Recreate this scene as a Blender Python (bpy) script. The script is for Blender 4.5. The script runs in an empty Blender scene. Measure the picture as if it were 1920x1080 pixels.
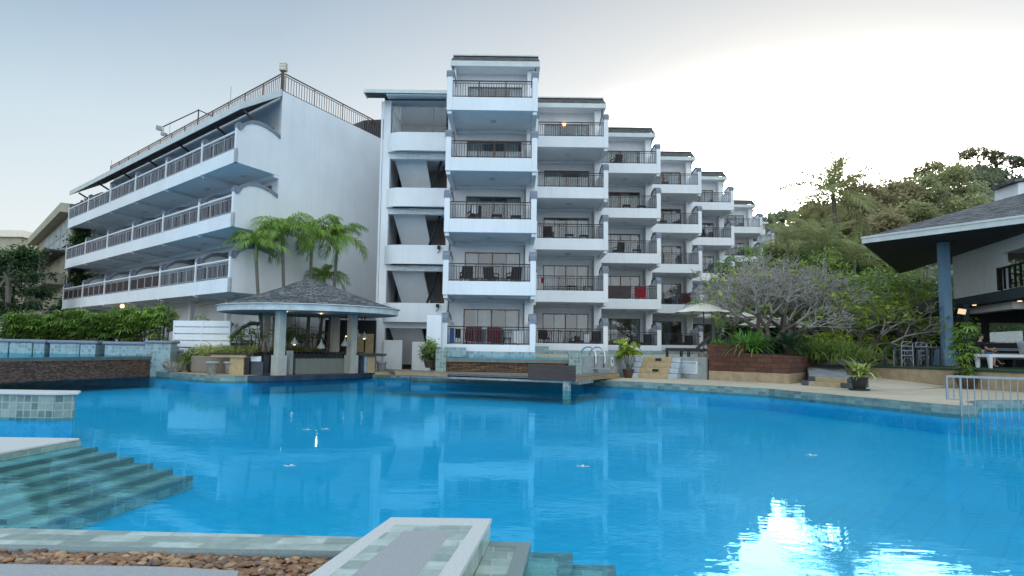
import bpy, math, random
import numpy as np
from mathutils import Vector as V
R = math.radians; PI = math.pi
rnd = random.Random(7); nrs = np.random.RandomState(11)
sc = bpy.context.scene; C = sc.collection

# ------------------------------------------------------------------ materials
def _nt(name):
    m = bpy.data.materials.new(name); m.use_nodes = True
    nt = m.node_tree; b = nt.nodes['Principled BSDF']
    return m, nt, b
def N(nt, t, **k):
    n = nt.nodes.new(t)
    for a, v in k.items():
        if a in ('operation','blend_type','data_type','noise_dimensions','feature','attribute_name','offset','distance','interpolation','attribute_type','wave_type','bands_direction'): setattr(n, a, v)
        else: n.inputs[a.replace('_', ' ')].default_value = v
    return n
def L(nt, a, b): nt.links.new(a, b)
def rgb(c): return (c[0], c[1], c[2], 1)
def mixc(nt, fac, c1, c2, bt='MIX'):
    n = nt.nodes.new('ShaderNodeMix'); n.data_type = 'RGBA'; n.blend_type = bt
    for idx, val in ((0, fac), (6, c1), (7, c2)):
        if hasattr(val, 'is_linked') or hasattr(val, 'links'): nt.links.new(val, n.inputs[idx])
        else: n.inputs[idx].default_value = val if idx == 0 else rgb(val)
    return n.outputs[2]
def ramp(nt, src, stops):
    n = nt.nodes.new('ShaderNodeValToRGB'); e = n.color_ramp.elements
    while len(e) < len(stops): e.new(.5)
    for i, (p, c) in enumerate(stops):
        e[i].position = p; e[i].color = rgb(c) if hasattr(c, '__len__') else (c, c, c, 1)
    L(nt, src, n.inputs[0]); return n.outputs[0]
def coord(nt, which='Object', scale=(1, 1, 1)):
    t = nt.nodes.new('ShaderNodeTexCoord'); mp = nt.nodes.new('ShaderNodeMapping')
    mp.inputs['Scale'].default_value = scale; L(nt, t.outputs[which], mp.inputs[0]); return mp.outputs[0]
def noise(nt, vec, s, d=4, r=.6):
    n = N(nt, 'ShaderNodeTexNoise', Scale=s, Detail=d, Roughness=r); L(nt, vec, n.inputs['Vector']); return n.outputs['Fac']
def bump(nt, b, h, st, dist=.02):
    n = nt.nodes.new('ShaderNodeBump'); n.inputs['Strength'].default_value = st; n.inputs['Distance'].default_value = dist
    L(nt, h, n.inputs['Height']); L(nt, n.outputs[0], b.inputs['Normal'])

def plain(name, c, rough=.6, var=.15, sc_=3, metal=0, bmp=0, bs=40, streak=0, spec=.4, cs=(1, 1, 1)):
    m, nt, b = _nt(name)
    o = coord(nt, 'Object', cs)
    d = [x*(1-var) for x in c]; l = [min(1, x*(1+var)) for x in c]
    col = ramp(nt, noise(nt, o, sc_), [(.3, d), (.7, l)])
    if streak:
        o2 = coord(nt, 'Object', (2.2, 2.2, .12))
        f = ramp(nt, noise(nt, o2, 1.6, 5, .65), [(.45, 0.), (.75, streak)])
        col = mixc(nt, f, col, [x*.55 for x in c])
    L(nt, col, b.inputs['Base Color'])
    b.inputs['Roughness'].default_value = rough; b.inputs['Metallic'].default_value = metal
    b.inputs['Specular IOR Level'].default_value = spec
    if bmp: bump(nt, b, noise(nt, o, bs), bmp)
    return m

def tiled(name, w, h, c1, c2, grout, rough=.35, off=0., mortar=.006, var=.25, ns=9, bmp=.25, scale=1., spec=.5, bias=0., rot=0.):
    m, nt, b = _nt(name)
    o = coord(nt, 'UV'); o.node.inputs['Rotation'].default_value = (0, 0, rot)
    br = nt.nodes.new('ShaderNodeTexBrick'); br.offset = off; br.squash = 1
    br.inputs['Color1'].default_value = rgb(c1); br.inputs['Color2'].default_value = rgb(c2); br.inputs['Mortar'].default_value = rgb(grout)
    br.inputs['Scale'].default_value = scale; br.inputs['Mortar Size'].default_value = mortar; br.inputs['Mortar Smooth'].default_value = .1
    br.inputs['Bias'].default_value = bias
    br.inputs['Brick Width'].default_value = w; br.inputs['Row Height'].default_value = h
    L(nt, o, br.inputs['Vector'])
    f = ramp(nt, noise(nt, coord(nt, 'Object'), ns, 6, .7), [(.25, 1-var), (.75, 1+var)])
    col = mixc(nt, 1., br.outputs['Color'], f, 'MULTIPLY')
    L(nt, col, b.inputs['Base Color'])
    b.inputs['Roughness'].default_value = rough; b.inputs['Specular IOR Level'].default_value = spec
    if bmp:
        inv = N(nt, 'ShaderNodeMath', operation='SUBTRACT'); inv.inputs[0].default_value = 1; L(nt, br.outputs['Fac'], inv.inputs[1])
        ad = N(nt, 'ShaderNodeMath', operation='MULTIPLY_ADD'); L(nt, noise(nt, coord(nt, 'Object'), 25), ad.inputs[0]); ad.inputs[1].default_value = .5; L(nt, inv.outputs[0], ad.inputs[2])
        bump(nt, b, ad.outputs[0], bmp, .012)
    return m

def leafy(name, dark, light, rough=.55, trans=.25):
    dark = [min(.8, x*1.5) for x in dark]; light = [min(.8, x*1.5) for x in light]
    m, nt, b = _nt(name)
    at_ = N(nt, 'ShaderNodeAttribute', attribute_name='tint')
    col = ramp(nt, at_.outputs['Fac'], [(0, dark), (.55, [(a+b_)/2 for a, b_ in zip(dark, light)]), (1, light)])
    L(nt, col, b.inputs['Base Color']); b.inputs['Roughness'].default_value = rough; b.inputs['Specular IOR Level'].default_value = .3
    tr = nt.nodes.new('ShaderNodeBsdfTranslucent'); L(nt, col, tr.inputs[0])
    mx = nt.nodes.new('ShaderNodeMixShader'); mx.inputs[0].default_value = trans
    L(nt, b.outputs[0], mx.inputs[1]); L(nt, tr.outputs[0], mx.inputs[2])
    L(nt, mx.outputs[0], nt.nodes['Material Output'].inputs[0]); return m

def glassy(name, tint=(.75, .82, .85), lo=.14, hi=.75, rough=.0):
    m, nt, b = _nt(name)
    tr = nt.nodes.new('ShaderNodeBsdfTransparent'); tr.inputs[0].default_value = rgb(tint)
    gl = nt.nodes.new('ShaderNodeBsdfGlossy'); gl.inputs['Roughness'].default_value = rough; gl.inputs[0].default_value = (.9, .95, 1, 1)
    lw = nt.nodes.new('ShaderNodeLayerWeight'); lw.inputs[0].default_value = .3
    f = ramp(nt, lw.outputs['Fresnel'], [(0, lo), (1, hi)])
    mx = nt.nodes.new('ShaderNodeMixShader'); L(nt, f, mx.inputs[0]); L(nt, tr.outputs[0], mx.inputs[1]); L(nt, gl.outputs[0], mx.inputs[2])
    L(nt, mx.outputs[0], nt.nodes['Material Output'].inputs[0]); return m

def emis(name, c, s):
    m, nt, b = _nt(name); b.inputs['Base Color'].default_value = rgb(c); b.inputs['Emission Color'].default_value = rgb(c); b.inputs['Emission Strength'].default_value = s
    return m

M = {}
M['white'] = plain('white_stucco', (.80, .82, .85), .8, .055, .45, bmp=.10, bs=22, streak=.13, spec=.25)
M['white2'] = plain('white_paint', (.78, .80, .83), .6, .04, 1.5, bmp=.05, bs=30, streak=.10)
M['cap'] = plain('grey_blue_trim', (.20, .225, .28), .7, .12, 4, streak=.15)
M['fascia'] = plain('pale_fascia_board', (.58, .63, .63), .6, .1, 2, streak=.12)
M['fascia2'] = plain('weathered_fascia', (.55, .58, .57), .6, .18, 3, streak=.2)
M['rail'] = plain('dark_bronze_rail', (.045, .038, .042), .5, .2, 6)
M['railboard'] = plain('dark_brown_board', (.05, .028, .026), .6, .3, 5)
M['picket'] = plain('grey_picket', (.30, .32, .36), .5, .1, 8)
M['railbrown'] = plain('brown_rail', (.09, .05, .045), .5, .25, 5)
M['bronze'] = plain('bronze_frame', (.16, .11, .065), .45, .15, 4, metal=.2)
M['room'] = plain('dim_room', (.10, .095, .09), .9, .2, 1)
M['dark'] = plain('near_black', (.012, .012, .014), .6, .2, 3)
M['curtain'] = plain('sheer_curtain', (.36, .42, .44), .9, .28, 1.5)
M['glass'] = glassy('window_glass', (.70, .76, .78), .09, .6)
M['plastic'] = glassy('clear_plastic_sheet', (.9, .92, .93), .06, .4, .2)
M['shingle'] = tiled('grey_shingle', .4, .21, (.06, .065, .07), (.21, .215, .22), (.025, .025, .03), .85, .5, .03, .35, 1.2, .6)
M['shingle2'] = tiled('old_shingle', .3, .16, (.05, .047, .045), (.12, .11, .10), (.03, .03, .03), .9, .5, .012, .35, 1.5, .5)
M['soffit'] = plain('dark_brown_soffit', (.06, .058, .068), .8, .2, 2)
M['tileg'] = tiled('green_slate_tile', .145, .145, (.09, .15, .145), (.27, .34, .31), (.30, .36, .34), .35, 0, .012, .25, 7)
M['tileband'] = tiled('green_pool_edge_tile', .3, .11, (.10, .17, .17), (.24, .33, .30), (.20, .26, .25), .3, 0, .012, .25, 5)
M['tilebig'] = tiled('pale_green_slate_paving', .34, .16, (.17, .24, .22), (.46, .54, .50), (.36, .42, .39), .45, .5, .006, .3, 8, .15, bias=.2)
M['tilestep'] = tiled('green_step_tile', .22, .16, (.19, .28, .26), (.38, .48, .43), (.40, .47, .43), .4, .5, .006, .3, 6)
M['tilejac'] = tiled('blue_green_mosaic_tile', .16, .16, (.14, .24, .27), (.30, .42, .42), (.30, .38, .40), .35, 0, .016, .22, 6)
M['curbtile'] = tiled('dark_blue_tile', .4, .2, (.02, .035, .06), (.035, .06, .10), (.015, .02, .03), .3, 0, .008, .2, 6)
M['poolblue'] = tiled('blue_pool_tile', .36, .36, (.0005, .48, .83), (.0005, .495, .85), (.0005, .425, .76), .5, 0, .014, .10, .8, 0, rot=R(40))
M['pale'] = plain('pale_granite_coping', (.58, .59, .58), .6, .10, 60, bmp=.08, bs=120)
M['granite'] = plain('grey_granite', (.36, .37, .38), .55, .22, 90, bmp=.05, bs=140)
M['stepedge'] = plain('grey_step_border', (.21, .26, .265), .55, .15, 70)
M['deck'] = tiled('sandwash_deck', 2.6, 2.6, (.46, .39, .29), (.53, .455, .345), (.26, .22, .17), .8, .3, .014, .16, 2.2, .1)
M['sandstep'] = plain('sandwash_step', (.40, .31, .185), .8, .22, 9, bmp=.3, bs=60)
M['sandwall'] = plain('sandwash_wall', (.36, .275, .18), .85, .22, 3, bmp=.2, bs=80, streak=.3)
M['concrete'] = plain('stained_grey_concrete', (.30, .33, .34), .75, .28, 2.5, bmp=.15, bs=20, streak=.45)
M['greyblock'] = plain('blue_grey_step_block', (.40, .45, .49), .7, .2, 5, bmp=.1)
M['path'] = tiled('grey_paver_path', .3, .15, (.17, .18, .19), (.26, .27, .28), (.12, .12, .12), .8, .5, .01, .2, 4)
M['laterite'] = tiled('laterite_brick', .62, .2, (.085, .036, .025), (.125, .055, .036), (.05, .024, .018), .95, .5, .010, .65, 16, 1.)
M['ledge'] = tiled('rough_brown_ledgestone', .38, .06, (.05, .03, .02), (.26, .13, .06), (.012, .01, .008), .7, .45, .014, .6, 9, 1.)
M['pebblewall'] = tiled('dark_pebble_wall', .11, .045, (.06, .032, .022), (.34, .17, .10), (.02, .014, .012), .5, .5, .008, .6, 30, 1.)
M['rim'] = plain('grey_green_wet_rim', (.12, .14, .13), .25, .2, 4, spec=.6)
M['wood'] = tiled('grey_brown_decking', 2.6, .14, (.15, .12, .10), (.24, .20, .17), (.04, .03, .03), .7, .4, .008, .25, 5, .3)
M['woodside'] = plain('tan_timber', (.33, .22, .11), .7, .3, 3, cs=(1, 1, 6))
M['woodpanel'] = plain('dark_timber_panel', (.06, .042, .038), .6, .3, 2.5, cs=(.6, .6, 9))
M['steel'] = plain('stainless_steel', (.62, .63, .64), .22, .05, 5, metal=1)
M['galv'] = plain('galvanised_rail', (.34, .36, .38), .5, .1, 8, metal=.2)
M['poolsteel'] = plain('dull_steel_tube', (.30, .33, .35), .35, .1, 8, metal=.5)
M['screen'] = plain('dim_brown_screen', (.19, .135, .105), .9, .3, 8)
M['column'] = plain('cream_column', (.44, .43, .37), .75, .14, 2, streak=.3, bmp=.06)
M['slats'] = plain('grey_green_slatted_front', (.20, .215, .18), .7, .2, 3, cs=(14, 14, .4))
M['counterfront'] = plain('tan_stone_front', (.42, .31, .17), .7, .2, 6)
M['blacktop'] = plain('black_counter', (.012, .011, .014), .25, .3, 4)
M['slate'] = plain('dark_slate_block', (.07, .085, .10), .6, .4, 9, bmp=.3, bs=20)
M['greyboard'] = plain('dark_grey_board', (.05, .06, .075), .5, .2, 4)
M['stone'] = plain('rough_grey_stone', (.22, .20, .17), .85, .3, 8, bmp=.4, bs=30)
M['planter'] = plain('tan_aggregate_planter', (.25, .205, .165), .9, .2, 50, bmp=.3, bs=90)
M['mulch'] = plain('dark_soil', (.035, .028, .02), .95, .3, 12, bmp=.4, bs=30)
M['brownpot'] = plain('glazed_brown_pot', (.06, .035, .025), .3, .3, 6, spec=.6)
M['blackpot'] = plain('black_plastic_pot', (.018, .02, .022), .4, .2, 6)
M['turf'] = plain('artificial_turf', (.025, .055, .03), .95, .35, 30, bmp=.5, bs=160)
M['bluecol'] = plain('blue_grey_painted_column', (.17, .29, .42), .6, .08, 2, streak=.12)
M['bluebeam'] = plain('dark_blue_beam', (.045, .065, .085), .6, .1, 2)
M['greywall'] = plain('grey_plaster', (.34, .35, .35), .8, .12, 1.6, streak=.2)
M['cream'] = plain('canvas_umbrella', (.80, .76, .65), .85, .06, 4)
M['umbwood'] = plain('dark_wood_pole', (.07, .035, .025), .5, .2, 6)
M['rattan'] = plain('dark_rattan', (.028, .02, .02), .6, .4, 40, bmp=.4, bs=120)
M['wine'] = plain('wine_red_cushion', (.09, .018, .022), .9, .25, 8)
M['redtowel'] = plain('red_towel', (.36, .012, .025), .95, .15, 10)
M['bluetowel'] = plain('blue_towel', (.02, .12, .36), .95, .15, 10)
M['whitecloth'] = plain('white_cloth', (.72, .72, .72), .9, .08, 8)
M['cushion'] = plain('charcoal_cushion', (.035, .04, .045), .85, .2, 10)
M['alu'] = plain('brushed_aluminium', (.26, .29, .31), .4, .1, 8, metal=.5)
M['trunk'] = plain('grey_bark', (.17, .155, .13), .9, .3, 7, bmp=.5, bs=20, cs=(1, 1, 3))
M['palmtrunk'] = plain('ringed_palm_trunk', (.15, .14, .12), .9, .35, 5, bmp=.4, bs=12, cs=(.4, .4, 5))
M['crownshaft'] = plain('green_crownshaft', (.16, .23, .06), .5, .15, 4)
M['frang'] = plain('pale_frangipani_bark', (.33, .31, .285), .85, .25, 9, bmp=.3, bs=25)
M['frangdark'] = plain('dark_frangipani_trunk', (.10, .085, .07), .9, .3, 6, bmp=.5, bs=20)
M['cane'] = plain('bamboo_like_cane', (.07, .065, .035), .7, .3, 8)
M['skin'] = plain('skin', (.50, .30, .21), .5, .06, 6)
M['hair'] = plain('short_dark_hair', (.03, .022, .018), .7, .2, 30)
M['shirt'] = plain('black_tshirt', (.014, .015, .018), .9, .2, 9)
M['shorts'] = plain('blue_shorts', (.05, .16, .42), .9, .15, 9)
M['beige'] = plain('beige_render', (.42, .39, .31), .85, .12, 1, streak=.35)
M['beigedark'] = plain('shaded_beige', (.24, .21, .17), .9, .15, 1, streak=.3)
M['lampwhite'] = plain('white_pendant', (.36, .35, .33), .6, .1, 5)
M['lampblack'] = plain('black_pendant', (.015, .015, .016), .5, .1, 5)
M['warm'] = emis('warm_bulb', (1, .5, .16), 6)
M['warm2'] = emis('warm_downlight', (1, .62, .32), 3)
M['petal'] = plain('pale_petal', (.75, .70, .62), .6, .1, 20)
M['soil'] = plain('earth', (.13, .12, .08), .95, .3, .4)
M['hill'] = plain('hill_soil', (.07, .085, .045), .95, .3, .05)
M['sign'] = plain('white_sign_board', (.62, .68, .73), .5, .04, 5)
M['ink'] = plain('faded_blue_ink', (.20, .27, .36), .7, .1, 5)
M['ink2'] = plain('dark_ink', (.07, .09, .13), .7, .1, 5)
M['L_palm'] = leafy('palm_leaf', (.025, .06, .015), (.19, .30, .05))
M['L_coco'] = leafy('coconut_leaf', (.075, .10, .05), (.30, .31, .14), trans=.45)  # lightened to put distance haze into the frond colour
M['L_hedge'] = leafy('lady_palm_leaf', (.018, .05, .013), (.19, .30, .05))
M['L_spider'] = leafy('spider_plant_leaf', (.14, .18, .035), (.55, .57, .22), trans=.4)
M['L_lily'] = leafy('spider_lily_leaf', (.03, .09, .02), (.16, .30, .06))
M['L_cycad'] = leafy('cycad_leaf', (.008, .022, .012), (.03, .065, .03))
M['L_bush'] = leafy('shrub_leaf', (.04, .075, .02), (.22, .29, .07), trans=.35)
M['L_lime'] = leafy('yellow_green_shrub_leaf', (.06, .11, .015), (.30, .36, .05))
M['L_tree'] = leafy('tree_leaf', (.03, .065, .025), (.18, .26, .08), trans=.4)
M['L_vine'] = leafy('vine_leaf', (.012, .032, .014), (.06, .11, .035))
M['L_olive'] = leafy('olive_tree_leaf', (.10, .12, .06), (.33, .34, .17), trans=.45)  # paler than the leaf itself, slope haze is in the colour
M['L_brown'] = leafy('brownish_dry_leaf', (.13, .115, .06), (.34, .30, .17), trans=.5)  # brown lightened, distance haze is put into the colour
M['L_far'] = leafy('hazy_forest_leaf', (.08, .10, .07), (.25, .28, .17), trans=.35)  # greyed greens carry the haze of the hill in the colour
M['L_frang'] = leafy('frangipani_leaf', (.05, .12, .02), (.28, .32, .05), trans=.35)

# ------------------------------------------------------------------ mesh helpers
class MB:
    def __init__(s): s.v = []; s.f = []
    def poly(s, pts):
        b = len(s.v); s.v += [tuple(p) for p in pts]; s.f.append(tuple(range(b, b+len(pts)))); return s
    def hexa(s, p):   # 8 points: bottom 0-3, top 4-7
        b = len(s.v); s.v += [tuple(q) for q in p]
        for q in ((3, 2, 1, 0), (4, 5, 6, 7), (0, 1, 5, 4), (1, 2, 6, 5), (2, 3, 7, 6), (3, 0, 4, 7)): s.f.append(tuple(b+i for i in q))
        return s
    def box(s, x0, x1, y0, y1, z0, z1):
        return s.hexa([(x0, y0, z0), (x1, y0, z0), (x1, y1, z0), (x0, y1, z0), (x0, y0, z1), (x1, y0, z1), (x1, y1, z1), (x0, y1, z1)])
    def bar(s, p, q, w, h=None):
        p = V(p); q = V(q); h = h or w; d = (q-p).normalized()
        sd = V((1, 0, 0)) if abs(d.z) > .95 else d.cross(V((0, 0, 1))).normalized()
        u = sd.cross(d); a = sd*(w/2); b = u*(h/2)
        return s.hexa([p-a-b, p+a-b, q+a-b, q-a-b, p-a+b, p+a+b, q+a+b, q-a+b])
    def prism(s, pts, z0, z1, bottom=True):
        n = len(pts); b = len(s.v)
        z0s = z0 if hasattr(z0, '__len__') else [z0]*n; z1s = z1 if hasattr(z1, '__len__') else [z1]*n
        s.v += [(p[0], p[1], z) for p, z in zip(pts, z0s)] + [(p[0], p[1], z) for p, z in zip(pts, z1s)]
        s.f.append(tuple(b+n+i for i in range(n)))
        if bottom: s.f.append(tuple(b+n-1-i for i in range(n)))
        for i in range(n):
            j = (i+1) % n; s.f.append((b+i, b+j, b+n+j, b+n+i))
        return s
    def extr(s, pts, vec):
        n = len(pts); b = len(s.v); vec = V(vec)
        s.v += [tuple(V(p)) for p in pts] + [tuple(V(p)+vec) for p in pts]
        s.f.append(tuple(b+i for i in range(n))); s.f.append(tuple(b+2*n-1-i for i in range(n)))
        for i in range(n):
            j = (i+1) % n; s.f.append((b+j, b+i, b+n+i, b+n+j))
        return s
    def tube(s, path, r, n=8, caps=True):
        path = [V(p) for p in path]; b = len(s.v); k = len(path)
        rs = r if hasattr(r, '__len__') else [r]*k
        prev = None
        for i, p in enumerate(path):
            d = (path[min(i+1, k-1)]-path[max(i-1, 0)]).normalized()
            if prev is None: prev = d.cross(V((0, 0, 1))) if abs(d.z) < .9 else d.cross(V((1, 0, 0)))
            a = (prev - d*prev.dot(d)).normalized(); prev = a; c = d.cross(a)
            for j in range(n):
                t = 2*PI*j/n; s.v.append(tuple(p+(a*math.cos(t)+c*math.sin(t))*rs[i]))
        for i in range(k-1):
            for j in range(n):
                j2 = (j+1) % n; s.f.append((b+i*n+j, b+i*n+j2, b+(i+1)*n+j2, b+(i+1)*n+j))
        if caps:
            s.f.append(tuple(b+n-1-j for j in range(n))); s.f.append(tuple(b+(k-1)*n+j for j in range(n)))
        return s
    def lathe(s, prof, c, n=20):
        b = len(s.v); k = len(prof)
        for r, z in prof:
            for j in range(n):
                t = 2*PI*j/n; s.v.append((c[0]+r*math.cos(t), c[1]+r*math.sin(t), c[2]+z))
        for i in range(k-1):
            for j in range(n):
                j2 = (j+1) % n; s.f.append((b+i*n+j, b+i*n+j2, b+(i+1)*n+j2, b+(i+1)*n+j))
        s.f.append(tuple(b+n-1-j for j in range(n))); s.f.append(tuple(b+(k-1)*n+j for j in range(n)))
        return s
    def ball(s, c, r, n=8, m=6):
        rr = r if hasattr(r, '__len__') else (r, r, r)
        b = len(s.v)
        for i in range(m+1):
            th = PI*i/m
            for j in range(n):
                t = 2*PI*j/n; s.v.append((c[0]+rr[0]*math.sin(th)*math.cos(t), c[1]+rr[1]*math.sin(th)*math.sin(t), c[2]+rr[2]*math.cos(th)))
        for i in range(m):
            for j in range(n):
                j2 = (j+1) % n; s.f.append((b+i*n+j, b+(i+1)*n+j, b+(i+1)*n+j2, b+i*n+j2))
        return s
    def build(s, name, mat, parent=None, smooth=False, uv=True, bevel=0, origin=None):
        o = worldpos(parent) if parent else (V(origin) if origin is not None else base_of(s.v))
        me = bpy.data.meshes.new(name)
        me.from_pydata([(x-o.x, y-o.y, z-o.z) for x, y, z in s.v], [], s.f); me.update()
        if uv:
            ul = me.uv_layers.new(name='UVMap'); buf = []
            for p in me.polygons:
                n = p.normal
                t = V((1, 0, 0)) if abs(n.z) > .97 else V((0, 0, 1)).cross(n).normalized()
                bt = n.cross(t)
                for vi in p.vertices:
                    w = me.vertices[vi].co + o; buf += [w.dot(t), w.dot(bt)]
            ul.data.foreach_set('uv', buf)
        if smooth: me.polygons.foreach_set('use_smooth', [True]*len(me.polygons))
        me.materials.append(mat)
        ob = bpy.data.objects.new(name, me); C.objects.link(ob)
        if parent: ob.parent = parent
        else: ob.location = o
        if bevel:
            md = ob.modifiers.new('bevel', 'BEVEL'); md.width = bevel; md.segments = 2; md.limit_method = 'ANGLE'
        return ob
def base_of(v):
    xs = [p[0] for p in v]; ys = [p[1] for p in v]; zs = [p[2] for p in v]
    return V(((min(xs)+max(xs))/2, (min(ys)+max(ys))/2, min(zs)))
def worldpos(o):
    l = V((0, 0, 0))
    while o: l = l + o.location; o = o.parent
    return l
def tag(o, label=None, cat=None, group=None, kind=None):
    if label: o['label'] = label
    if cat: o['category'] = cat
    if group: o['group'] = group
    if kind: o['kind'] = kind
    return o
def thing(name, label, cat, loc, group=None, rz=0):
    o = bpy.data.objects.new(name, None); C.objects.link(o); o.location = loc; o.rotation_euler.z = rz; o.empty_display_size = .2
    return tag(o, label, cat, group)
def struct(mb, name, mat, **k): return tag(mb.build(name, mat, **k), kind='structure')
def copy_tree(o, parent=None):
    c = o.copy(); C.objects.link(c); c.parent = parent
    for ch in list(o.children): copy_tree(ch, c)
    return c
def again(o, loc, rz, label, scale=None):
    c = copy_tree(o); c.location = loc; c.rotation_euler.z = rz; c['label'] = label
    if scale: c.scale = (scale,)*3
    return c
def np_mesh(name, verts, faces, mat, parent=None, tint=None, origin=None, smooth=False):
    verts = np.asarray(verts, float).reshape(-1, 3); faces = np.asarray(faces, np.int32)
    o = worldpos(parent) if parent else V(origin)
    me = bpy.data.meshes.new(name); k = faces.shape[1]
    me.vertices.add(len(verts)); me.vertices.foreach_set('co', (verts-np.array(o)).ravel())
    me.loops.add(faces.size); me.loops.foreach_set('vertex_index', faces.ravel())
    me.polygons.add(len(faces)); me.polygons.foreach_set('loop_start', np.arange(0, faces.size, k, dtype=np.int32))
    me.update(calc_edges=True)
    if tint is not None:
        at_ = me.attributes.new('tint', 'FLOAT', 'FACE'); at_.data.foreach_set('value', np.asarray(tint, np.float32))
    me.materials.append(mat)
    ob = bpy.data.objects.new(name, me); C.objects.link(ob)
    if parent: ob.parent = parent
    else: ob.location = o
    return ob

# camera: 24 mm, tilted up about five degrees, slight roll
CZ = 1.5; PT = R(4.91); RL = R(.80); FP = 1280.
def ray(x, y):
    a = (x-960)/FP; b = (540-y)/FP
    a0 = a*math.cos(RL)-b*math.sin(RL); b0 = a*math.sin(RL)+b*math.cos(RL)
    return V((a0, math.cos(PT)-b0*math.sin(PT), math.sin(PT)+b0*math.cos(PT)))
def at(x, y, Y=None, z=None):
    d = ray(x, y); t = Y/d.y if Y is not None else (z-CZ)/d.z
    return V((d.x*t, d.y*t, CZ+d.z*t))
cam = bpy.data.objects.new('camera', bpy.data.cameras.new('camera')); C.objects.link(cam); sc.camera = cam
cam.data.sensor_width = 36; cam.data.lens = 24; cam.data.clip_end = 4000; cam.data.clip_start = .05
from mathutils import Matrix
_f = V((0, math.cos(PT), math.sin(PT))); _u = V((0, -math.sin(PT), math.cos(PT))); _r = V((1, 0, 0))
_right = _r*math.cos(RL)+_u*math.sin(RL); _up = _u*math.cos(RL)-_r*math.sin(RL)
cam.matrix_world = Matrix(((_right.x, _up.x, -_f.x, 0), (_right.y, _up.y, -_f.y, 0), (_right.z, _up.z, -_f.z, CZ), (0, 0, 0, 1)))

# ------------------------------------------------------------------ world and sun
AZ = R(23.5); EL = R(9)
w = bpy.data.worlds.new('World'); sc.world = w; w.use_nodes = True
nt = w.node_tree; bg = nt.nodes['Background']
sky = nt.nodes.new('ShaderNodeTexSky'); sky.sky_type = 'NISHITA'; sky.sun_disc = False
sky.sun_elevation = EL; sky.sun_rotation = AZ; sky.air_density = 1.2; sky.dust_density = 2.5; sky.ozone_density = 1.5
tc = nt.nodes.new('ShaderNodeTexCoord'); sx = nt.nodes.new('ShaderNodeSeparateXYZ'); L(nt, tc.outputs['Generated'], sx.inputs[0])
grad = ramp(nt, sx.outputs['Z'], [(0., (.90, .95, .98)), (.14, (.88, .96, .99)), (.28, (.66, .81, .91)), (.40, (.40, .56, .72)), (.50, (.25, .41, .60)), (.62, (.45, .62, .80)), (1., (.62, .80, .96))])  # stops above the view raised as added light on deck and water
dp = N(nt, 'ShaderNodeVectorMath', operation='DOT_PRODUCT'); L(nt, tc.outputs['Generated'], dp.inputs[0])
dp.inputs[1].default_value = (math.sin(AZ)*math.cos(EL), math.cos(AZ)*math.cos(EL), math.sin(EL))
# the side of the sky towards the sun is paler and milky
g0 = mixc(nt, ramp(nt, dp.outputs['Value'], [(.45, 0.), (.72, .30), (.88, .70), (.96, 1.)]), grad, (.80, .82, .82))
milk = ramp(nt, sx.outputs['Z'], [(.0, (1.05, 1.06, 1.05)), (.27, (1.04, 1.05, 1.04)), (.33, (.96, .98, .98)), (.41, (.82, .85, .87)), (.48, (.69, .73, .76)), (.7, (.62, .72, .82))])
L(nt, milk, g0.node.inputs[7]); 
glow = ramp(nt, dp.outputs['Value'], [(.80, 0.), (.90, .01), (.935, .05), (.955, .25), (.972, .8), (.988, 1.)])
zm = ramp(nt, sx.outputs['Z'], [(.0, 1.), (.295, 1.), (.325, .35), (.345, .09), (.367, .028), (.40, .009), (.46, .0)])
glow.node.color_ramp.interpolation = 'EASE'
warm = ramp(nt, dp.outputs['Value'], [(.88, (1., 1., 1.)), (.995, (1., .93, .80))])
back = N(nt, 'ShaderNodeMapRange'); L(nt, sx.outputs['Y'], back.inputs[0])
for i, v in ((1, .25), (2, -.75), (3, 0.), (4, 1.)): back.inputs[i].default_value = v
g1 = mixc(nt, .12, g0, (0, 0, 0)); g1n = g1.node
sm = mixc(nt, 1., sky.outputs[0], (.10, .10, .10), 'MULTIPLY'); L(nt, sm, g1n.inputs[7])
gl = N(nt, 'ShaderNodeVectorMath', operation='SCALE'); L(nt, warm, gl.inputs[0])
gz = N(nt, 'ShaderNodeMath', operation='MULTIPLY'); L(nt, glow, gz.inputs[0]); L(nt, zm, gz.inputs[1])
gs = N(nt, 'ShaderNodeMath', operation='MULTIPLY'); L(nt, gz.outputs[0], gs.inputs[0]); gs.inputs[1].default_value = 12.0; L(nt, gs.outputs[0], gl.inputs['Scale'])
add = N(nt, 'ShaderNodeVectorMath', operation='ADD'); L(nt, g1, add.inputs[0]); L(nt, gl.outputs[0], add.inputs[1])
bk = N(nt, 'ShaderNodeVectorMath', operation='SCALE'); bk.inputs[0].default_value = (.83, .92, .95)  # added fill: unseen sky behind the camera brightened to light the facades
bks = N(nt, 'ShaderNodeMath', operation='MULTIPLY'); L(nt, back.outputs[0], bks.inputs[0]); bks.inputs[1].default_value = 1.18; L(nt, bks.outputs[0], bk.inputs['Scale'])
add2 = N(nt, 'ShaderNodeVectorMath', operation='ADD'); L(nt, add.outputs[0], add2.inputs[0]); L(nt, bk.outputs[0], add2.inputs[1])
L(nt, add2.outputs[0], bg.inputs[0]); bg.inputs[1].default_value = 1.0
sun = bpy.data.objects.new('sun', bpy.data.lights.new('sun', 'SUN')); C.objects.link(sun)
sun.data.energy = .6; sun.data.angle = R(10); sun.data.color = (1, .86, .68)
sun.rotation_euler = V((-math.sin(AZ)*math.cos(EL), -math.cos(AZ)*math.cos(EL), -math.sin(EL))).to_track_quat('-Z', 'Y').to_euler()
sc.view_settings.view_transform = 'Standard'; sc.view_settings.look = 'None'; sc.view_settings.exposure = 0; sc.view_settings.gamma = 1
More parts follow.
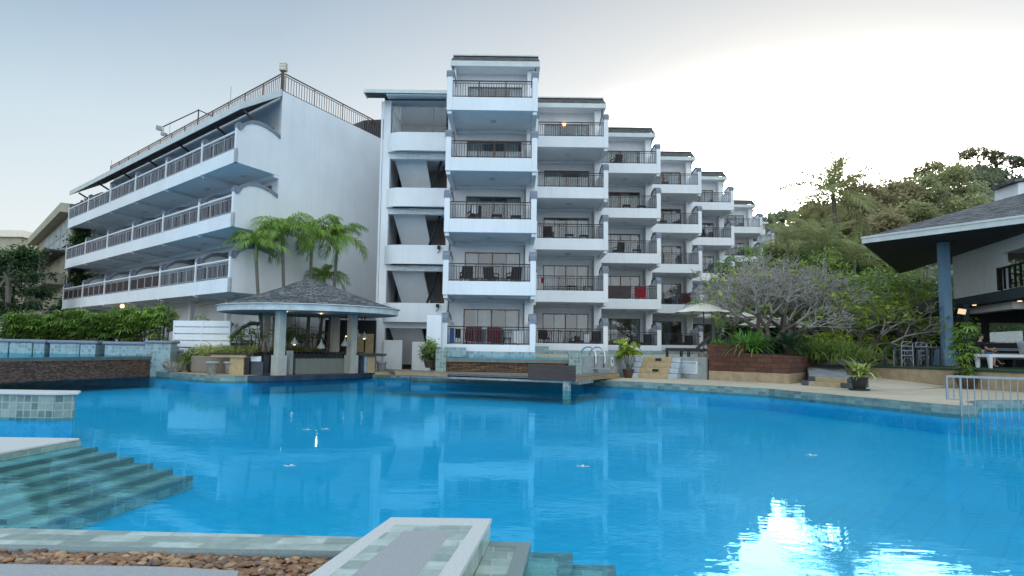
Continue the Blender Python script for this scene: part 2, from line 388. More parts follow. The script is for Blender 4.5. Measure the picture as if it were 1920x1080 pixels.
sc.cycles.max_bounces = 8; sc.cycles.transparent_max_bounces = 24; sc.cycles.diffuse_bounces = 3; sc.cycles.glossy_bounces = 4
sc.cycles.caustics_reflective = False; sc.cycles.caustics_refractive = False
# ------------------------------------------------------------------ stepped hotel wing (seven balcony columns going back)
def railing(mb, a, b, zb, zt, sp=.125, post=1.15, mid=True, pw=.022):
    a = V((a[0], a[1], 0)); b = V((b[0], b[1], 0)); d = b-a; ln = d.length; u = d/ln
    z = lambda p, h: (p.x, p.y, h)
    mb.bar(z(a, zt-.025), z(b, zt-.025), .06, .05); mb.bar(z(a, zb+.06), z(b, zb+.06), .04, .035)
    if mid: mb.bar(z(a, zt-.14), z(b, zt-.14), .03, .03)
    n = max(1, round(ln/sp))
    for i in range(1, n):
        p = a+u*(ln*i/n); mb.bar(z(p, zb+.06), z(p, zt-(.14 if mid else .03)), pw)
    k = max(1, round(ln/post))
    for i in range(k+1):
        p = a+u*(ln*i/k); mb.bar(z(p, zb), z(p, zt-.03), .045)
    return mb
ARCH = [(0, .16), (.0, .38), (.22, .55), (.5, .64), (.9, .66), (1.35, .6), (1.8, .48), (1.8, .33), (1.35, .45), (.9, .51), (.5, .49), (.28, .42), (.26, .16)]
hotel = thing('stepped_hotel_wing', 'white stepped hotel wing of railed balcony columns with shingled roofs and open stair tower', 'building', (3, 36, 0))
COLS = [(-3.30, 1.13, 32.3, 2.44), (1.13, 5.47, 38.7, 2.58), (5.47, 9.72, 44.3, 2.56), (9.72, 14.1, 50.3, 2.64), (14.1, 18.58, 56.6, 2.71), (20.6, 25.55, 69.0, 2.92), (25.55, 30.6, 79.0, 3.0)]
wall = MB(); room = MB(); DB = 3.45
def arch_wall(mb, cp, x0, x1, Yf, rt, depth=DB):
    prof = [(d, h) for d, h in ARCH[7:11]]
    pts = [(0, -1.52), (0, .16), (.27, .16), (.27, .40), (.5, .49), (.9, .51), (1.35, .45), (1.8, .33), (1.8, .30), (depth, .30), (depth, -1.52)]
    mb.extr([(x0, Yf+d, rt+h) for d, h in pts], (x1-x0, 0, 0))
    cp.extr([(x0-.035, Yf+d-.02, rt+h) for d, h in ARCH], (x1-x0+.07, 0, 0))
for ci, (xl, xr, Yf, rt0) in enumerate(COLS):
    Yb = Yf+DB
    wl, wr = xl+.78, xr-.72
    for fl in range(5):
        rt = rt0+3*fl; fz = rt-1.0
        top = (fl == 4)
        b = MB()
        b.box(xl+.27, xr-.27, Yf+.012, Yf+.16, rt-1.515, rt-.86)          # front upstand
        b.box(xl+.02, xr-.02, Yf+.16, Yb, rt-1.5, fz)                      # slab
        b.box(xl+.03, xl+.24, Yf+.10, Yb, rt-1.68, rt-1.5); b.box(xr-.24, xr-.03, Yf+.10, Yb, rt-1.68, rt-1.5)
        b.box(xl+.27, xr-.27, Yb-.35, Yb-.02, rt-1.62, rt-1.5)
        cp = MB(); cp2 = MB(); arch_wall(b, cp, xl, xl+.27, Yf, rt); arch_wall(b, cp2, xr-.27, xr, Yf, rt)
        bo = b.build('balcony', M['white'], hotel, bevel=.025)
        cp.build('arch_cap', M['cap'], bo); cp2.build('arch_cap', M['cap'], bo)
        railing(MB(), (xl+.27, Yf+.09), (xr-.27, Yf+.09), rt-.86, rt, .125 if ci < 4 else .16).build('railing', M['rail'], bo, uv=False)
        MB().lathe([(.16, 0), (.16, -.03), (.11, -.08), (0.02, -.10)], ((xl+xr)/2, Yf+1.6, rt-1.5), 12).build('ceiling_lamp', M['fascia2'], bo, uv=False)
        # wall with window opening
        hz = fz+2.0; zt = fz+3.0-.5 if not top else fz+2.95
        wall.box(xl, wl, Yb, Yb+.2, rt-1.5, zt+.001*fl); wall.box(wr, xr, Yb, Yb+.2, rt-1.5, zt+.001*fl)
        wall.box(wl, wr, Yb, Yb+.2, hz, zt+.002)
        wall.box(xr-.47, xr-.03, Yb-.75, Yb-.01, fz+.004, zt)
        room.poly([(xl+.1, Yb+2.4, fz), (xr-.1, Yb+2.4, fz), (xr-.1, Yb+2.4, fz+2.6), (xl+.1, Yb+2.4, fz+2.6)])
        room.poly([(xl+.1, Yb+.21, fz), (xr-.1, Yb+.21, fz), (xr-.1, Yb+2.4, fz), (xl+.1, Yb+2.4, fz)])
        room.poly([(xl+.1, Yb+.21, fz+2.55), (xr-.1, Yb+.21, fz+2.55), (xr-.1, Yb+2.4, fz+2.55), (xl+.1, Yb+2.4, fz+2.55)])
        # window
        fr = MB(); t = .055; y0, y1 = Yb+.04, Yb+.12
        fr.box(wl, wr, y0, y1, hz-t, hz); fr.box(wl, wl+t, y0, y1, fz, hz-t); fr.box(wr-t, wr, y0, y1, fz, hz-t); fr.box(wl+t, wr-t, y0, y1, fz, fz+t)
        ww = wr-wl
        for k in (1, 2, 3):
            x = wl+ww*k/4; h = .035 if k != 2 else .07
            fr.box(x-h/2, x+h/2, y0+.005, y1-.005, fz+t, hz-t)
        if ci < 6:
            win = MB().poly([(wl, Yb+.07, fz), (wr, Yb+.07, fz), (wr, Yb+.07, hz), (wl, Yb+.07, hz)]).build('window', M['glass'], hotel)
            fr.build('frame', M['bronze'], win, uv=False)
            cu = MB(); rr = random.Random(ci*10+fl); cph = rr.uniform(0, 6)
            op = rr.choice([(.0, .24, .76, 1.), (0., .42, .80, 1.), (0, .22, .52, .74), (.2, .5, .74, 1.), (0, .3, .7, .95)])
            if ci == 1 and fl == 2: op = (0, .3, .55, 1.)
            for a, e in ((op[0], op[1]), (op[2], op[3])):
                k = int((e-a)*ww/.11)+2; P = []
                for i in range(k):
                    x = wl+.04+(ww-.08)*(a+(e-a)*i/(k-1)); P.append((x, Yb+.25+.06*math.sin(i*1.25+cph)+.02*rr.random()))
                for i in range(k-1):
                    cu.poly([(*P[i], fz+.05), (*P[i+1], fz+.05), (*P[i+1], hz-.04), (*P[i], hz-.04)])
            cu.build('curtain', M['curtain'], win, uv=False)
    rt = rt0+12; zt = rt+1.95; Ye = Yf+2.25
    wall.box(xl, xl+.2, Yb-1.0, Yb, rt-.6, rt+1.66); wall.box(xl+.01, xr-.01, Yb+.21, Yb+9, zt-.7, zt-.06)
    wall.box(xl, xl+.2, Yb+.2, Yb+9, 0, zt-.06); wall.box(xr-.2, xr-.004, Yb+.2, Yb+9, 0, zt-.06); wall.box(xl+.2, xr-.2, Yb+8.8, Yb+9, 0, zt-.06)
    ro = MB(); xa, xb = xl-.06, xr+.16
    ro.poly([(xa, Ye, rt+1.93), (xb, Ye, rt+1.93), (xb-.07, Ye+.85, rt+2.52), (xa+.07, Ye+.85, rt+2.52)])
    ro.poly([(xa+.07, Ye+.85, rt+2.52), (xb-.07, Ye+.85, rt+2.52), (xb-.07, Yb+9.1, rt+2.1), (xa+.07, Yb+9.1, rt+2.1)])
    ro.poly([(xb, Ye, rt+1.93), (xb, Yb+.5, rt+1.93), (xb-.07, Ye+.85, rt+2.52)])
    ro = ro.build('roof', M['shingle2'], hotel)
    MB().box(xa-.01, xb+.01, Ye-.05, Ye-.005, rt+1.63, rt+1.91).box(xb-.03, xb+.012, Ye, Ye+2.3, rt+1.66, rt+1.91).box(xa+.05, xb-.05, Ye+.75, Ye+.95, rt+2.53, rt+2.60).build('fascia', M['fascia'], ro)
    MB().poly([(xa, Ye, rt+1.66), (xa, Yb, rt+1.7), (xb, Yb, rt+1.7), (xb, Ye, rt+1.66)]).build('soffit', M['white2'], ro)
    for x in (xl+.06, xr-.05):
        MB().bar((x, Ye+.1, rt+1.62), (x, Yb-.1, rt+.25), .06).build('strut', M['railbrown'], ro, uv=False)
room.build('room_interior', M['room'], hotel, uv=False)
# the sealed gap behind column six
wall.box(18.58, 20.6, 66, 72, 0, 14.8)
# ---- stair tower
TX0, TX1, TY = -6.95, -3.32, 34.9
wall.box(TX0, TX0+.38, TY+.55, TY+.95, 0, 14.5); wall.box(TX0, TX0+.2, TY+.95, TY+7, 0, 14.5); wall.box(TX0+.2, TX1-.02, TY+6, TY+6.2, 0, 14.5)
wall.box(TX1-.2, TX1-.02, TY+.6, TY+6, 0, 14.5)
def para_plan(off=0, th=0):
    r = .95-off; pts = [(TX1-.01, TY+off)]
    cx, cy = TX0+1.12, TY+.95
    for i in range(9):
        t = PI/2*i/8; pts.append((cx-r*math.sin(t), cy-r*math.cos(t)))
    return pts
tops = [12.62, 9.66, 6.66, 3.66]
for i, zt in enumerate(tops):
    hgt = .98
    p1 = para_plan(); p2 = para_plan(.14)
    o = MB().prism(p1+p2[::-1], zt-hgt, zt).prism([(TX1-.01, TY+.95), (TX1-.01, TY+.15)]+para_plan(.15)[1:], zt-hgt+.01, zt-hgt+.16).build('stair_parapet', M['white'], hotel)
    wall.box(TX0+.38, TX1-.2, TY+.58, TY+.9, zt-hgt-.30, zt-hgt-.004)
    MB().box(TX0+.3, TX1-.2, TY+.95, TY+5.9, zt-hgt+.02, zt-hgt+.16).build('stair_landing', M['white'], hotel)
for i, zb in enumerate([9.66, 6.66, 3.66, .55]):
    fl_ = MB().hexa([(TX0+.45, TY+1.0, zb+2.15), (TX0+2.15, TY+1.0, zb+2.15), (TX0+2.15, TY+1.35, zb+2.15), (TX0+.45, TY+1.35, zb+2.15),
                     (TX0+.95, TY+2.7, zb-.1), (TX0+2.5, TY+2.7, zb-.1), (TX0+2.5, TY+3.0, zb-.1), (TX0+.95, TY+3.0, zb-.1)][0:8])
    fl_.build('stair_flight', M['white2'], hotel)
    rr_ = MB().bar((TX1-.5, TY+1.5, zb+2.2), (TX1-1.25, TY+1.7, zb+.05), .1).bar((TX0+2.0, TY+1.5, zb+1.9), (TX1-.3, TY+1.5, zb+2.1), .09)
    rr_.build('stair_handrail', M['dark'], hotel, uv=False)
    MB().box(TX0+2.9, TX1-.25, TY+3.2, TY+3.3, zb-.3, zb+2.3).build('brick_screen', M['screen'], hotel)
MB().box(TX0+.4, TX1-.25, TY+4.2, TY+4.3, .2, 14.3).build('stair_back_wall', M['greywall'], hotel)
# low walls at the stair foot
MB().box(TX0+.4, TX0+1.35, TY+.3, TY+.45, .2, 1.75).box(TX0+1.95, TX1-.75, TY-.3, TY-.12, .2, 1.68).build('stair_foot_wall', M['white'], hotel)
MB().box(TX1-.62, TX1+.06, 31.75, 32.28, 1.28, 2.9).build('pillar', M['white'], hotel, bevel=.02)
# roof of the tower
tr = MB().box(TX0-.85, TX1-.06, TY-.35, TY+.5, 14.60, 14.72).box(TX0+.02, TX1-.06, TY+.5, TY+6.4, 14.55, 14.78).build('flat_roof', M['shingle2'], hotel)
MB().box(TX0+.25, TX1-.22, TY-.3, TY+5.9, 14.50, 14.548).build('soffit', M['white'], tr)
MB().box(TX0-.9, TX1-.05, TY-.42, TY-.36, 14.56, 14.74).box(TX0-.92, TX0-.86, TY-.36, TY+.5, 14.56, 14.74).build('fascia', M['fascia'], tr)
# clear plastic weather blinds
def drape(x0, x1, y, z0, z1, n=26, name='plastic_blind', amp=.05, slope=0):
    mb = MB(); k = 7; g = []
    for i in range(n):
        for j in range(k):
            x = x0+(x1-x0)*i/(n-1); z = z0+(z1-z0)*j/(k-1)
            g.append((x+slope*(1-j/(k-1)), y+amp*math.sin(i*1.3+j*.9)*(.4+.6*math.sin(j*2.1+i*.3)), z+.5*amp*math.sin(i*.7+j)))
    mb.v = g
    for i in range(n-1):
        for j in range(k-1): mb.f.append((i*k+j, (i+1)*k+j, (i+1)*k+j+1, i*k+j+1))
    return mb.build(name, M['plastic'], hotel, smooth=True, uv=False)
drape(TX0+.45, TX1-.3, TY+.5, 12.7, 14.15, 30, amp=.02)
drape(TX0+.5, TX0+.95, TY+.42, 12.7, 14.15, 12, 'gathered_blind', .08)
for zt in tops[1:]:
    drape(TX0+.75, TX1-.05, TY+.3, zt+1.68, zt+1.98, 30, amp=.06)
    MB().tube([(TX0+.65, TY+.3, zt+2.0), (TX1-.02, TY+.3, zt+2.0)], .035, 6).build('blind_roller', M['rail'], hotel, uv=False)
MB().tube([(TX0+.3, TY+.1, 14.38), (TX1-.3, TY+.1, 14.4)], .05, 6).build('blind_roller', M['rail'], hotel, uv=False)
MB().bar((TX1-1.0, TY+.75, 12.7), (TX1-1.0, TY+.75, 14.2), .07).build('blind_post', M['dark'], hotel, uv=False)
wall.build('wall', M['white'], hotel)
MB().tube([(TX0-.07, TY+.5, .2), (TX0-.07, TY+.5, 14.4)], .055, 8).build('drainpipe', M['white2'], hotel, uv=False)
for ci in (0, 1, 2, 3):
    xl, xr, Yf, rt0 = COLS[ci]; MB().tube([(xr-.53, Yf+DB-.06, .3), (xr-.53, Yf+DB-.06, 12)], .04, 6).build('drainpipe', M['fascia'], hotel, uv=False)

# ------------------------------------------------------------------ left wing with long balconies
P0 = V((-12.8, 30.8, 0)); UU = V((-.722, .692, 0)); GG = V((.407, .9135, 0))
def W(s, t, z): p = P0+UU*s+GG*t; return V((p.x, p.y, z))
wing = thing('long_balcony_wing', 'white three-tier hotel wing with long railed balconies, scrolled arch dividers and blank end wall', 'building', (-16, 36, 0))
SP = [0, 3.9, 8.7, 13.6, 18.35, 23.2, 28.1]; TB = 2.8; ZT = 14.15
wb = MB()
def wbox(mb, s0, s1, t0, t1, z0, z1):
    return mb.hexa([W(s0, t0, z0), W(s1, t0, z0), W(s1, t1, z0), W(s0, t1, z0), W(s0, t0, z1), W(s1, t0, z1), W(s1, t1, z1), W(s0, t1, z1)])
wbox(wb, 0, .22, TB, 12.5, .2, ZT); wbox(wb, .22, 27.6, TB+.1, TB+.3, .2, ZT-.3); wbox(wb, 27.4, 27.62, TB+.3, 12.5, .2, ZT-.1)
wbox(wb, .22, 27.4, TB+.3, 12.5, ZT-.3, ZT-.04)
for i, fz in enumerate((4.3, 7.3, 10.3)):
    pass
wing_wall = wb.build('wall', M['white'], wing)
SARCH = [(0, .10), (0, .32), (.12, .40), (.3, .36), (.5, .50), (.85, .70), (1.3, .80), (1.8, .78), (2.3, .68), (2.76, .52), (2.76, .34), (2.3, .50), (1.8, .60), (1.3, .62), (.85, .53), (.5, .34), (.36, .16), (.22, .08)]
for fi, rt in enumerate((5.32, 8.32, 11.32)):
    fz = rt-1.0; sb = rt-1.52
    b = MB()
    wbox(b, .0, 28.2, .0, .14, sb, rt-.87); wbox(b, 0.02, 28.2, .14, TB+.08, sb+.05, fz)
    for s in SP[1:]: wbox(b, s-.12, s+.12, .14, TB, sb-.10, sb+.05)
    wbox(b, 0.02, 28.0, TB-.35, TB+.08, sb-.14, sb+.05)
    for s in SP[1:]: wbox(b, s-.07, s+.07, -.03, .11, rt-.95, rt+.10)
    for s in SP[1:]: wbox(b, s-.05, s+.05, -.06, .05, sb-.06, sb+.05)
    # end wall piece and internal dividers
    def prof(s, w_):
        pts = [(0, -1.52), (0, .10), (.36, .12), (.5, .34), (.85, .53), (1.3, .62), (1.8, .60), (2.3, .50), (2.76, .34), (2.8, .34), (2.8, -1.52)]
        b.extr([W(s, t, rt+h) for t, h in pts], UU*w_)
    prof(.0, .2)
    for s in SP[1:]:
        pts = [(.12, -1.0), (.36, .0), (.5, .30), (.85, .5), (1.3, .6), (1.8, .58), (2.3, .48), (2.78, .32), (2.78, -1.0)]
        b.extr([W(s-.08, t, rt+h) for t, h in pts], UU*.16)
    bo = b.build('balcony', M['white'], wing)
    for s in SP:
        m = MB(); off = -.05 if s == 0 else -.14
        m.extr([W(s+off, t, rt+h-(.0 if s == 0 else .04)) for t, h in SARCH], UU*.30)
        c = W(s+off, .16, rt+.16); m.tube([c, c+UU*.30], .15, 12)
        m.build('arch_cap', M['cap'], bo, uv=False)
    for a, e in zip(SP[:-1], SP[1:]):
        p = W(a+(.2 if a == 0 else .07), .06, 0); q = W(e-.07, .06, 0)
        ro = railing(MB(), p, q, rt-.86, rt-.07, .14 if (fi or a < 8) else 2.4, 1.2, pw=.018).build('railing', M['picket'], bo, uv=False); MB().bar((p.x, p.y, rt-.03), (q.x, q.y, rt-.03), .07, .06).build('top_rail', M['white2'], bo, uv=False)
        pk = MB(); d = q-p; ln = d.length
        wd = ln/round(ln/.19)
        if 1:   # boards behind the rails; dark top-floor strips stand for interior shade
            for k in range(round(ln/.19)):
                u = p+d*((k+.5)/round(ln/.19))
                pk.bar((u.x+.02, u.y+.05, rt-.8), (u.x+.02, u.y+.05, rt-.17), .16, .03)
            pk.build('rail_boards_and_shade', M['railboard'] if fi < 2 else M['rail'], bo, uv=False)
        MB().lathe([(.15, 0), (.15, -.04), (.08, -.09), (.02, -.1)], W((a+e)/2, 1.6, sb+.05), 10).build('ceiling_lamp', M['fascia2'], bo, uv=False)
        # door behind each bay
        w0, w1 = a+.9, e-.7
        dd = wbox(MB(), w0, w1, TB+.07, TB+.095, fz+.02, fz+2.1).build('door', M['dark'], wing)
        f = MB()
        for x in (w0, (w0+w1)/2, w1): f.bar(W(x, TB+.05, fz+.02), W(x, TB+.05, fz+2.1), .07)
        f.bar(W(w0, TB+.05, fz+2.1), W(w1, TB+.05, fz+2.1), .07); f.build('frame', M['bronze'], dd, uv=False)
# lit lamp under the lowest slab
MB().ball(W(17.2, .9, 3.72), .13, 10, 6).build('lit_lamp', M['warm2'], wing, uv=False)
# ground floor terrace parapet and columns
g = MB(); wbox(g, .3, 28, .2, .36, .2, 2.0)
for s in SP[1:]: wbox(g, s-.15, s+.15, 2.0, 2.3, .2, 3.75)
g.build('ground_floor_parapet', M['white'], wing)
for s in (0, 3.9, 8.7):
    m = MB(); m.extr([W(s-.05+.3, t, 2.0+h) for t, h in [(0, -.9), (0, -.7), (.5, -.2), (1, .25), (1.6, .5), (2.7, .55), (2.7, .38), (1.6, .33), (1., .1), (.6, -.3)]], UU*.26); m.build('arch_cap', M['cap'], wing, uv=False)
# pent roof, terrace rails, struts
rf = MB(); sE = 28.6
A0, A1, B0, B1 = W(.0, 2.72, ZT+.02), W(sE-.3, 2.72, ZT+.02), W(.45, .35, 12.70), W(sE+.3, .2, 12.70)
rf.poly([B0, B1, A1, A0]); rf.poly([W(.45, .36, 12.5), W(.0, 2.74, 13.85), W(sE-.3, 2.74, 13.85), W(sE+.3, .22, 12.5)])
rf.poly([B0, A0, W(.0, 2.74, 13.85), W(.45, .36, 12.5)]); rf.poly([B1, W(sE+.3, .22, 12.5), W(sE-.3, 2.74, 13.85), A1])
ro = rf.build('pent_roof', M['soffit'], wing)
f = MB(); f.hexa([W(.45, .30, 12.46), W(sE+.3, .15, 12.46), W(sE+.3, .19, 12.46), W(.45, .34, 12.46), W(.45, .30, 12.78), W(sE+.3, .15, 12.78), W(sE+.3, .19, 12.78), W(.45, .34, 12.78)])
f.hexa([W(.40, .30, 12.46), W(.45, .30, 12.46), W(.0, 2.72, 13.85), W(-.05, 2.72, 13.85), W(.40, .30, 12.78), W(.45, .30, 12.78), W(.0, 2.72, 14.2), W(-.05, 2.72, 14.2)])
f.build('fascia', M['fascia'], ro)
for s in (.6, 3.9, 8.7, 13.6, 18.3, 23.2, 28.0):
    MB().bar(W(s, .6, 12.6), W(s-.12, TB-.05, 11.75), .09).build('strut', M['railbrown'], ro, uv=False)
t1 = railing(MB(), W(.1, 2.85, 0), W(27.6, 2.85, 0), ZT+.0, ZT+1.0, .2, 2.2, True, .028).build('terrace_railing', M['railbrown'], wing, uv=False)
t2 = railing(MB(), W(.1, 2.85, 0), W(.1, 12.4, 0), ZT+.0, ZT+1.0, .2, 2.2, True, .028).build('terrace_railing', M['railbrown'], wing, uv=False)
MB().bar(W(.1, 2.85, ZT), W(.1, 2.85, ZT+1.05), .16).build('terrace_corner_post', M['railbrown'], wing, uv=False)
MB().hexa([W(.2, 9.7, ZT+.1), W(3, 9.7, ZT+.1), W(3, 12.4, ZT+.1), W(.2, 12.4, ZT+.1), W(.2, 9.7, ZT+.7), W(3, 9.7, ZT+.7), W(3, 12.0, ZT+1.5), W(.2, 12.0, ZT+1.5)]).build('roof_shed', M['soffit'], wing)
for s in (6.3, 15.5, 27.6):
    MB().tube([W(s, 2.9, ZT+.9), W(s, 2.9, ZT+1.9 if s < 20 else ZT+1.5)], .02, 5).build('lightning_rod', M['galv'], wing, uv=False)
# things on the roof
sp_ = W(.1, 2.85, ZT+1.06)
k = thing('louvred_speaker', 'small pale louvred box speaker standing on the roof corner post', 'speaker', sp_)
MB().box(sp_.x-.17, sp_.x+.17, sp_.y-.15, sp_.y+.15, sp_.z+.0, sp_.z+.42).build('cabinet', M['beige'], k, bevel=.02)
lv = MB()
for i in range(5): lv.box(sp_.x-.16, sp_.x+.16, sp_.y-.18, sp_.y-.152, sp_.z+.03+.078*i, sp_.z+.075+.078*i)
lv.build('louvre', M['cream'], k)
fp = W(10.6, 2.8, ZT+.3)
k = thing('roof_floodlight', 'pair of grey floodlights on a bent arm above the long roof rail', 'floodlight', fp)
tip = at(305, 238, Y=fp.y-1.6)
MB().tube([fp, fp+V((0, 0, 1.25))], .04, 6).tube([fp+V((.9, .3, .85)), fp+V((0, 0, 1.2)), tip], .035, 6).build('bracket', M['rail'], k, uv=False)
for dx, dz, sz in ((-.15, -.1, .21), (.1, -.45, .17)):
    c = tip+V((dx, 0, dz)); m = MB()
    m.hexa([c+V(q)*sz for q in ((-.9, -.6, -.35), (.9, -.6, -.75), (.9, .5, -.75), (-.9, .5, -.35), (-.7, -.8, .75), (1., -.8, .35), (1., .5, .35), (-.7, .5, .75))]).build('lamp_head', M['galv'], k)
# ------------------------------------------------------------------ ground, pool, water
def rect(x0, x1, y0, y1, z): return MB().poly([(x0, y0, z), (x1, y0, z), (x1, y1, z), (x0, y1, z)])
gm = MB()
for x0, x1, y0, y1 in ((-2500, -46, -1500, 3000), (46, 2500, -1500, 3000), (-46, 46, 62, 3000), (-46, 46, -1500, -6)): gm.poly([(x0, y0, .17), (x1, y0, .17), (x1, y1, .17), (x0, y1, .17)])
struct(gm, 'ground', M['soil'])
struct(rect(-46, 46, -6, 62, -.50), 'pool_floor', M['poolblue'])
# water: clear blue body with a reflecting, softly rippled surface
m, nt, b = _nt('pool_water')
tr = nt.nodes.new('ShaderNodeBsdfTransparent'); tr.inputs[0].default_value = (.70, .97, 1., 1)
gl = nt.nodes.new('ShaderNodeBsdfGlossy'); gl.inputs['Roughness'].default_value = .012; gl.inputs[0].default_value = (.33, .78, .96, 1)
o = coord(nt, 'Object', (1., 1.6, 1)); n1 = noise(nt, o, 1.1, 3, .55); n2 = noise(nt, coord(nt, 'Object', (1, 2.2, 1)), 4.5, 2, .5)
pat = ramp(nt, noise(nt, coord(nt, 'Object'), .16, 2, .5), [(.35, .25), (.7, 1.)])
ma = N(nt, 'ShaderNodeMath', operation='MULTIPLY_ADD'); L(nt, n2, ma.inputs[0]); ma.inputs[1].default_value = .30; L(nt, n1, ma.inputs[2])
mb_ = N(nt, 'ShaderNodeMath', operation='MULTIPLY'); L(nt, ma.outputs[0], mb_.inputs[0]); L(nt, pat, mb_.inputs[1])
bp = nt.nodes.new('ShaderNodeBump'); bp.inputs['Strength'].default_value = .10; bp.inputs['Distance'].default_value = .06; L(nt, mb_.outputs[0], bp.inputs['Height'])
L(nt, bp.outputs[0], gl.inputs['Normal'])
fr = N(nt, 'ShaderNodeFresnel', IOR=1.33); L(nt, bp.outputs[0], fr.inputs['Normal'])
ff = ramp(nt, fr.outputs[0], [(0.0, .0), (.2, .165), (.6, .36), (1., .42)])
mx = nt.nodes.new('ShaderNodeMixShader'); L(nt, ff, mx.inputs[0]); L(nt, tr.outputs[0], mx.inputs[1]); L(nt, gl.outputs[0], mx.inputs[2])
L(nt, mx.outputs[0], nt.nodes['Material Output'].inputs[0]); M['water'] = m
struct(MB().poly([(45.9, 40, 0), (-45.9, 40, 0), (-45.9, 5.4, 0), (-9, 5.38, 0), (-1.0, 5.2, 0), (-1.3, 1.3, 0), (-1.3, -5.9, 0), (45.9, -5.9, 0)]), 'water', M['water'])
# far deck: bounded by the pool edge
EDGE = [(26, 21.5), (20, 20.4), (14.6, 19.3), (12.9, 18.9), (12.2, 18.3), (11.9, 17.6), (11.55, 17.0), (11.05, 16.85), (10.75, 17.25), (8.67, 23.1), (6.5, 25.25), (4.26, 27.1), (3.0, 28.4), (-4.3, 29.6), (-4.6, 31.2), (-6.2, 31.9), (-8.2, 29.9), (-10.25, 27.35), (-10.8, 26.95), (-11.4, 26.95), (-12.5, 27.5), (-15.65, 30.2), (-16.1, 31)]
back = [(-46, 31), (-46, 62), (46, 62), (46, 21.5)]
struct(MB().prism(EDGE+back, -1.15, -.10, False), 'pool_side', M['poolblue'])
struct(MB().prism(EDGE+back, -.098, .205, False), 'pool_edge', M['tileband'])
inner = []
for i, p in enumerate(EDGE):
    a = V(EDGE[max(i-1, 0)]); b_ = V(EDGE[min(i+1, len(EDGE)-1)]); d = (b_-a).normalized(); nrm = V((d.y, -d.x)); inner.append((p[0]+nrm.x*.10, p[1]+nrm.y*.10))
struct(MB().poly([(x, y, .209) for x, y in inner+back][::-1]), 'pool_deck', M['deck'])
# deck joints
# upper terrace with its own pool behind the rock wall
UP = [(2.75, 27.75), (5.05, 31.0), (5.95, 31.4), (7.15, 31.15), (8.42, 29.42), (9.5, 31.5), (15.2, 33.6), (46, 40), (46, 62), (-3, 62), (-3, 33.2), (3.1, 33.2), (4.4, 31.2), (2.45, 28.4)]
struct(MB().prism(UP, .2, 1.12, False), 'upper_terrace', M['deck'])
# retaining wall faces in stained concrete, just proud of the terrace
cw = MB()
def wallseg(mb, pts, z0, z1, th=.12):
    for a, b_ in zip(pts[:-1], pts[1:]):
        a = V((*a, 0)); b_ = V((*b_, 0)); d = (b_-a).normalized(); nn = V((d.y, -d.x, 0))*th
        mb.hexa([(*(a+nn).xy, z0), (*(b_+nn).xy, z0), (*b_.xy, z0), (*a.xy, z0), (*(a+nn).xy, z1), (*(b_+nn).xy, z1), (*b_.xy, z1), (*a.xy, z1)])
    return mb
o = wallseg(MB(), [(2.75, 27.75), (5.05, 31.0)], .21, 1.16)
wallseg(o, [(5.06, 31.02), (5.9, 31.38)], .21, 1.155)
tag(o.build('concrete_retaining_wall', M['concrete']), 'stained grey concrete wall beside the pool ladder, left of the sand steps', 'wall')
o = wallseg(MB(), [(7.2, 31.05), (8.42, 29.42)], .21, 1.16)
tag(o.build('concrete_retaining_wall', M['concrete']), 'short grey concrete wall carrying the white notice board', 'wall')
# upper pool: rim, ledgestone cascade, pillars, water, tile skirt of the hotel
tag(MB().hexa([(-2.65, 27.9, .2), (2.3, 27.3, .2), (2.3, 27.8, .2), (-2.65, 28.3, .2), (-2.65, 27.9, .86), (2.3, 27.3, .86), (2.3, 27.8, .86), (-2.65, 28.3, .86)]).build('ledgestone_wall', M['ledge']), 'rough brown ledgestone cascade wall behind the timber deck', 'wall')
tag(MB().hexa([(-2.68, 27.82, .86), (2.32, 27.22, .86), (2.32, 27.8, .86), (-2.68, 28.3, .86), (-2.68, 27.82, 1.0), (2.32, 27.22, 1.0), (2.32, 27.8, 1.0), (-2.68, 28.3, 1.0)]).build('overflow_rim', M['rim']), 'wet grey overflow rim on top of the ledgestone wall', 'pool rim')
tag(MB().poly([(-3.0, 28.2, 1.004), (2.4, 27.7, 1.004), (4.5, 31.1, 1.004), (3.2, 33.3, 1.004), (-3.0, 33.3, 1.004)][::-1]).build('upper_pool_water', M['water']), kind='structure')
struct(MB().poly([(-3.0, 28.25, .62), (2.4, 27.75, .62), (4.5, 31.1, .62), (3.2, 33.3, .62), (-3.0, 33.3, .62)]), 'upper_pool_floor', M['poolblue'])
for x0, x1, y, z1, lb in ((-3.05, -2.62, 27.75, 1.36, 'green tiled pillar at the left end of the ledgestone wall'), (2.28, 2.8, 27.1, 1.27, 'green tiled pillar at the right end of the ledgestone wall')):
    tag(MB().box(x0, x1, y, y+.5, .2, z1).build('tiled_pillar', M['tileg'], bevel=.02), lb, 'pillar')
for bx in ((-3.2, 1.15, 32.05, 32.2, .9, 1.26), (-3.1, -2.1, 31.8, 32.04, 1.0, 1.44), (1.16, 5.5, 38.4, 38.6, .9, 1.33), (1.16, 2.1, 38.1, 38.39, .9, 1.55), (5.5, 9.7, 44.0, 44.2, 1.1, 1.36), (9.75, 14, 50.0, 50.2, 1.1, 1.4)):
    MB().box(*bx).build('tiled_skirt', M['tilejac'], hotel)
lad = thing('pool_ladder', 'pair of curved stainless handrails on the grey concrete wall', 'ladder', (3.9, 29.8, 1.12))
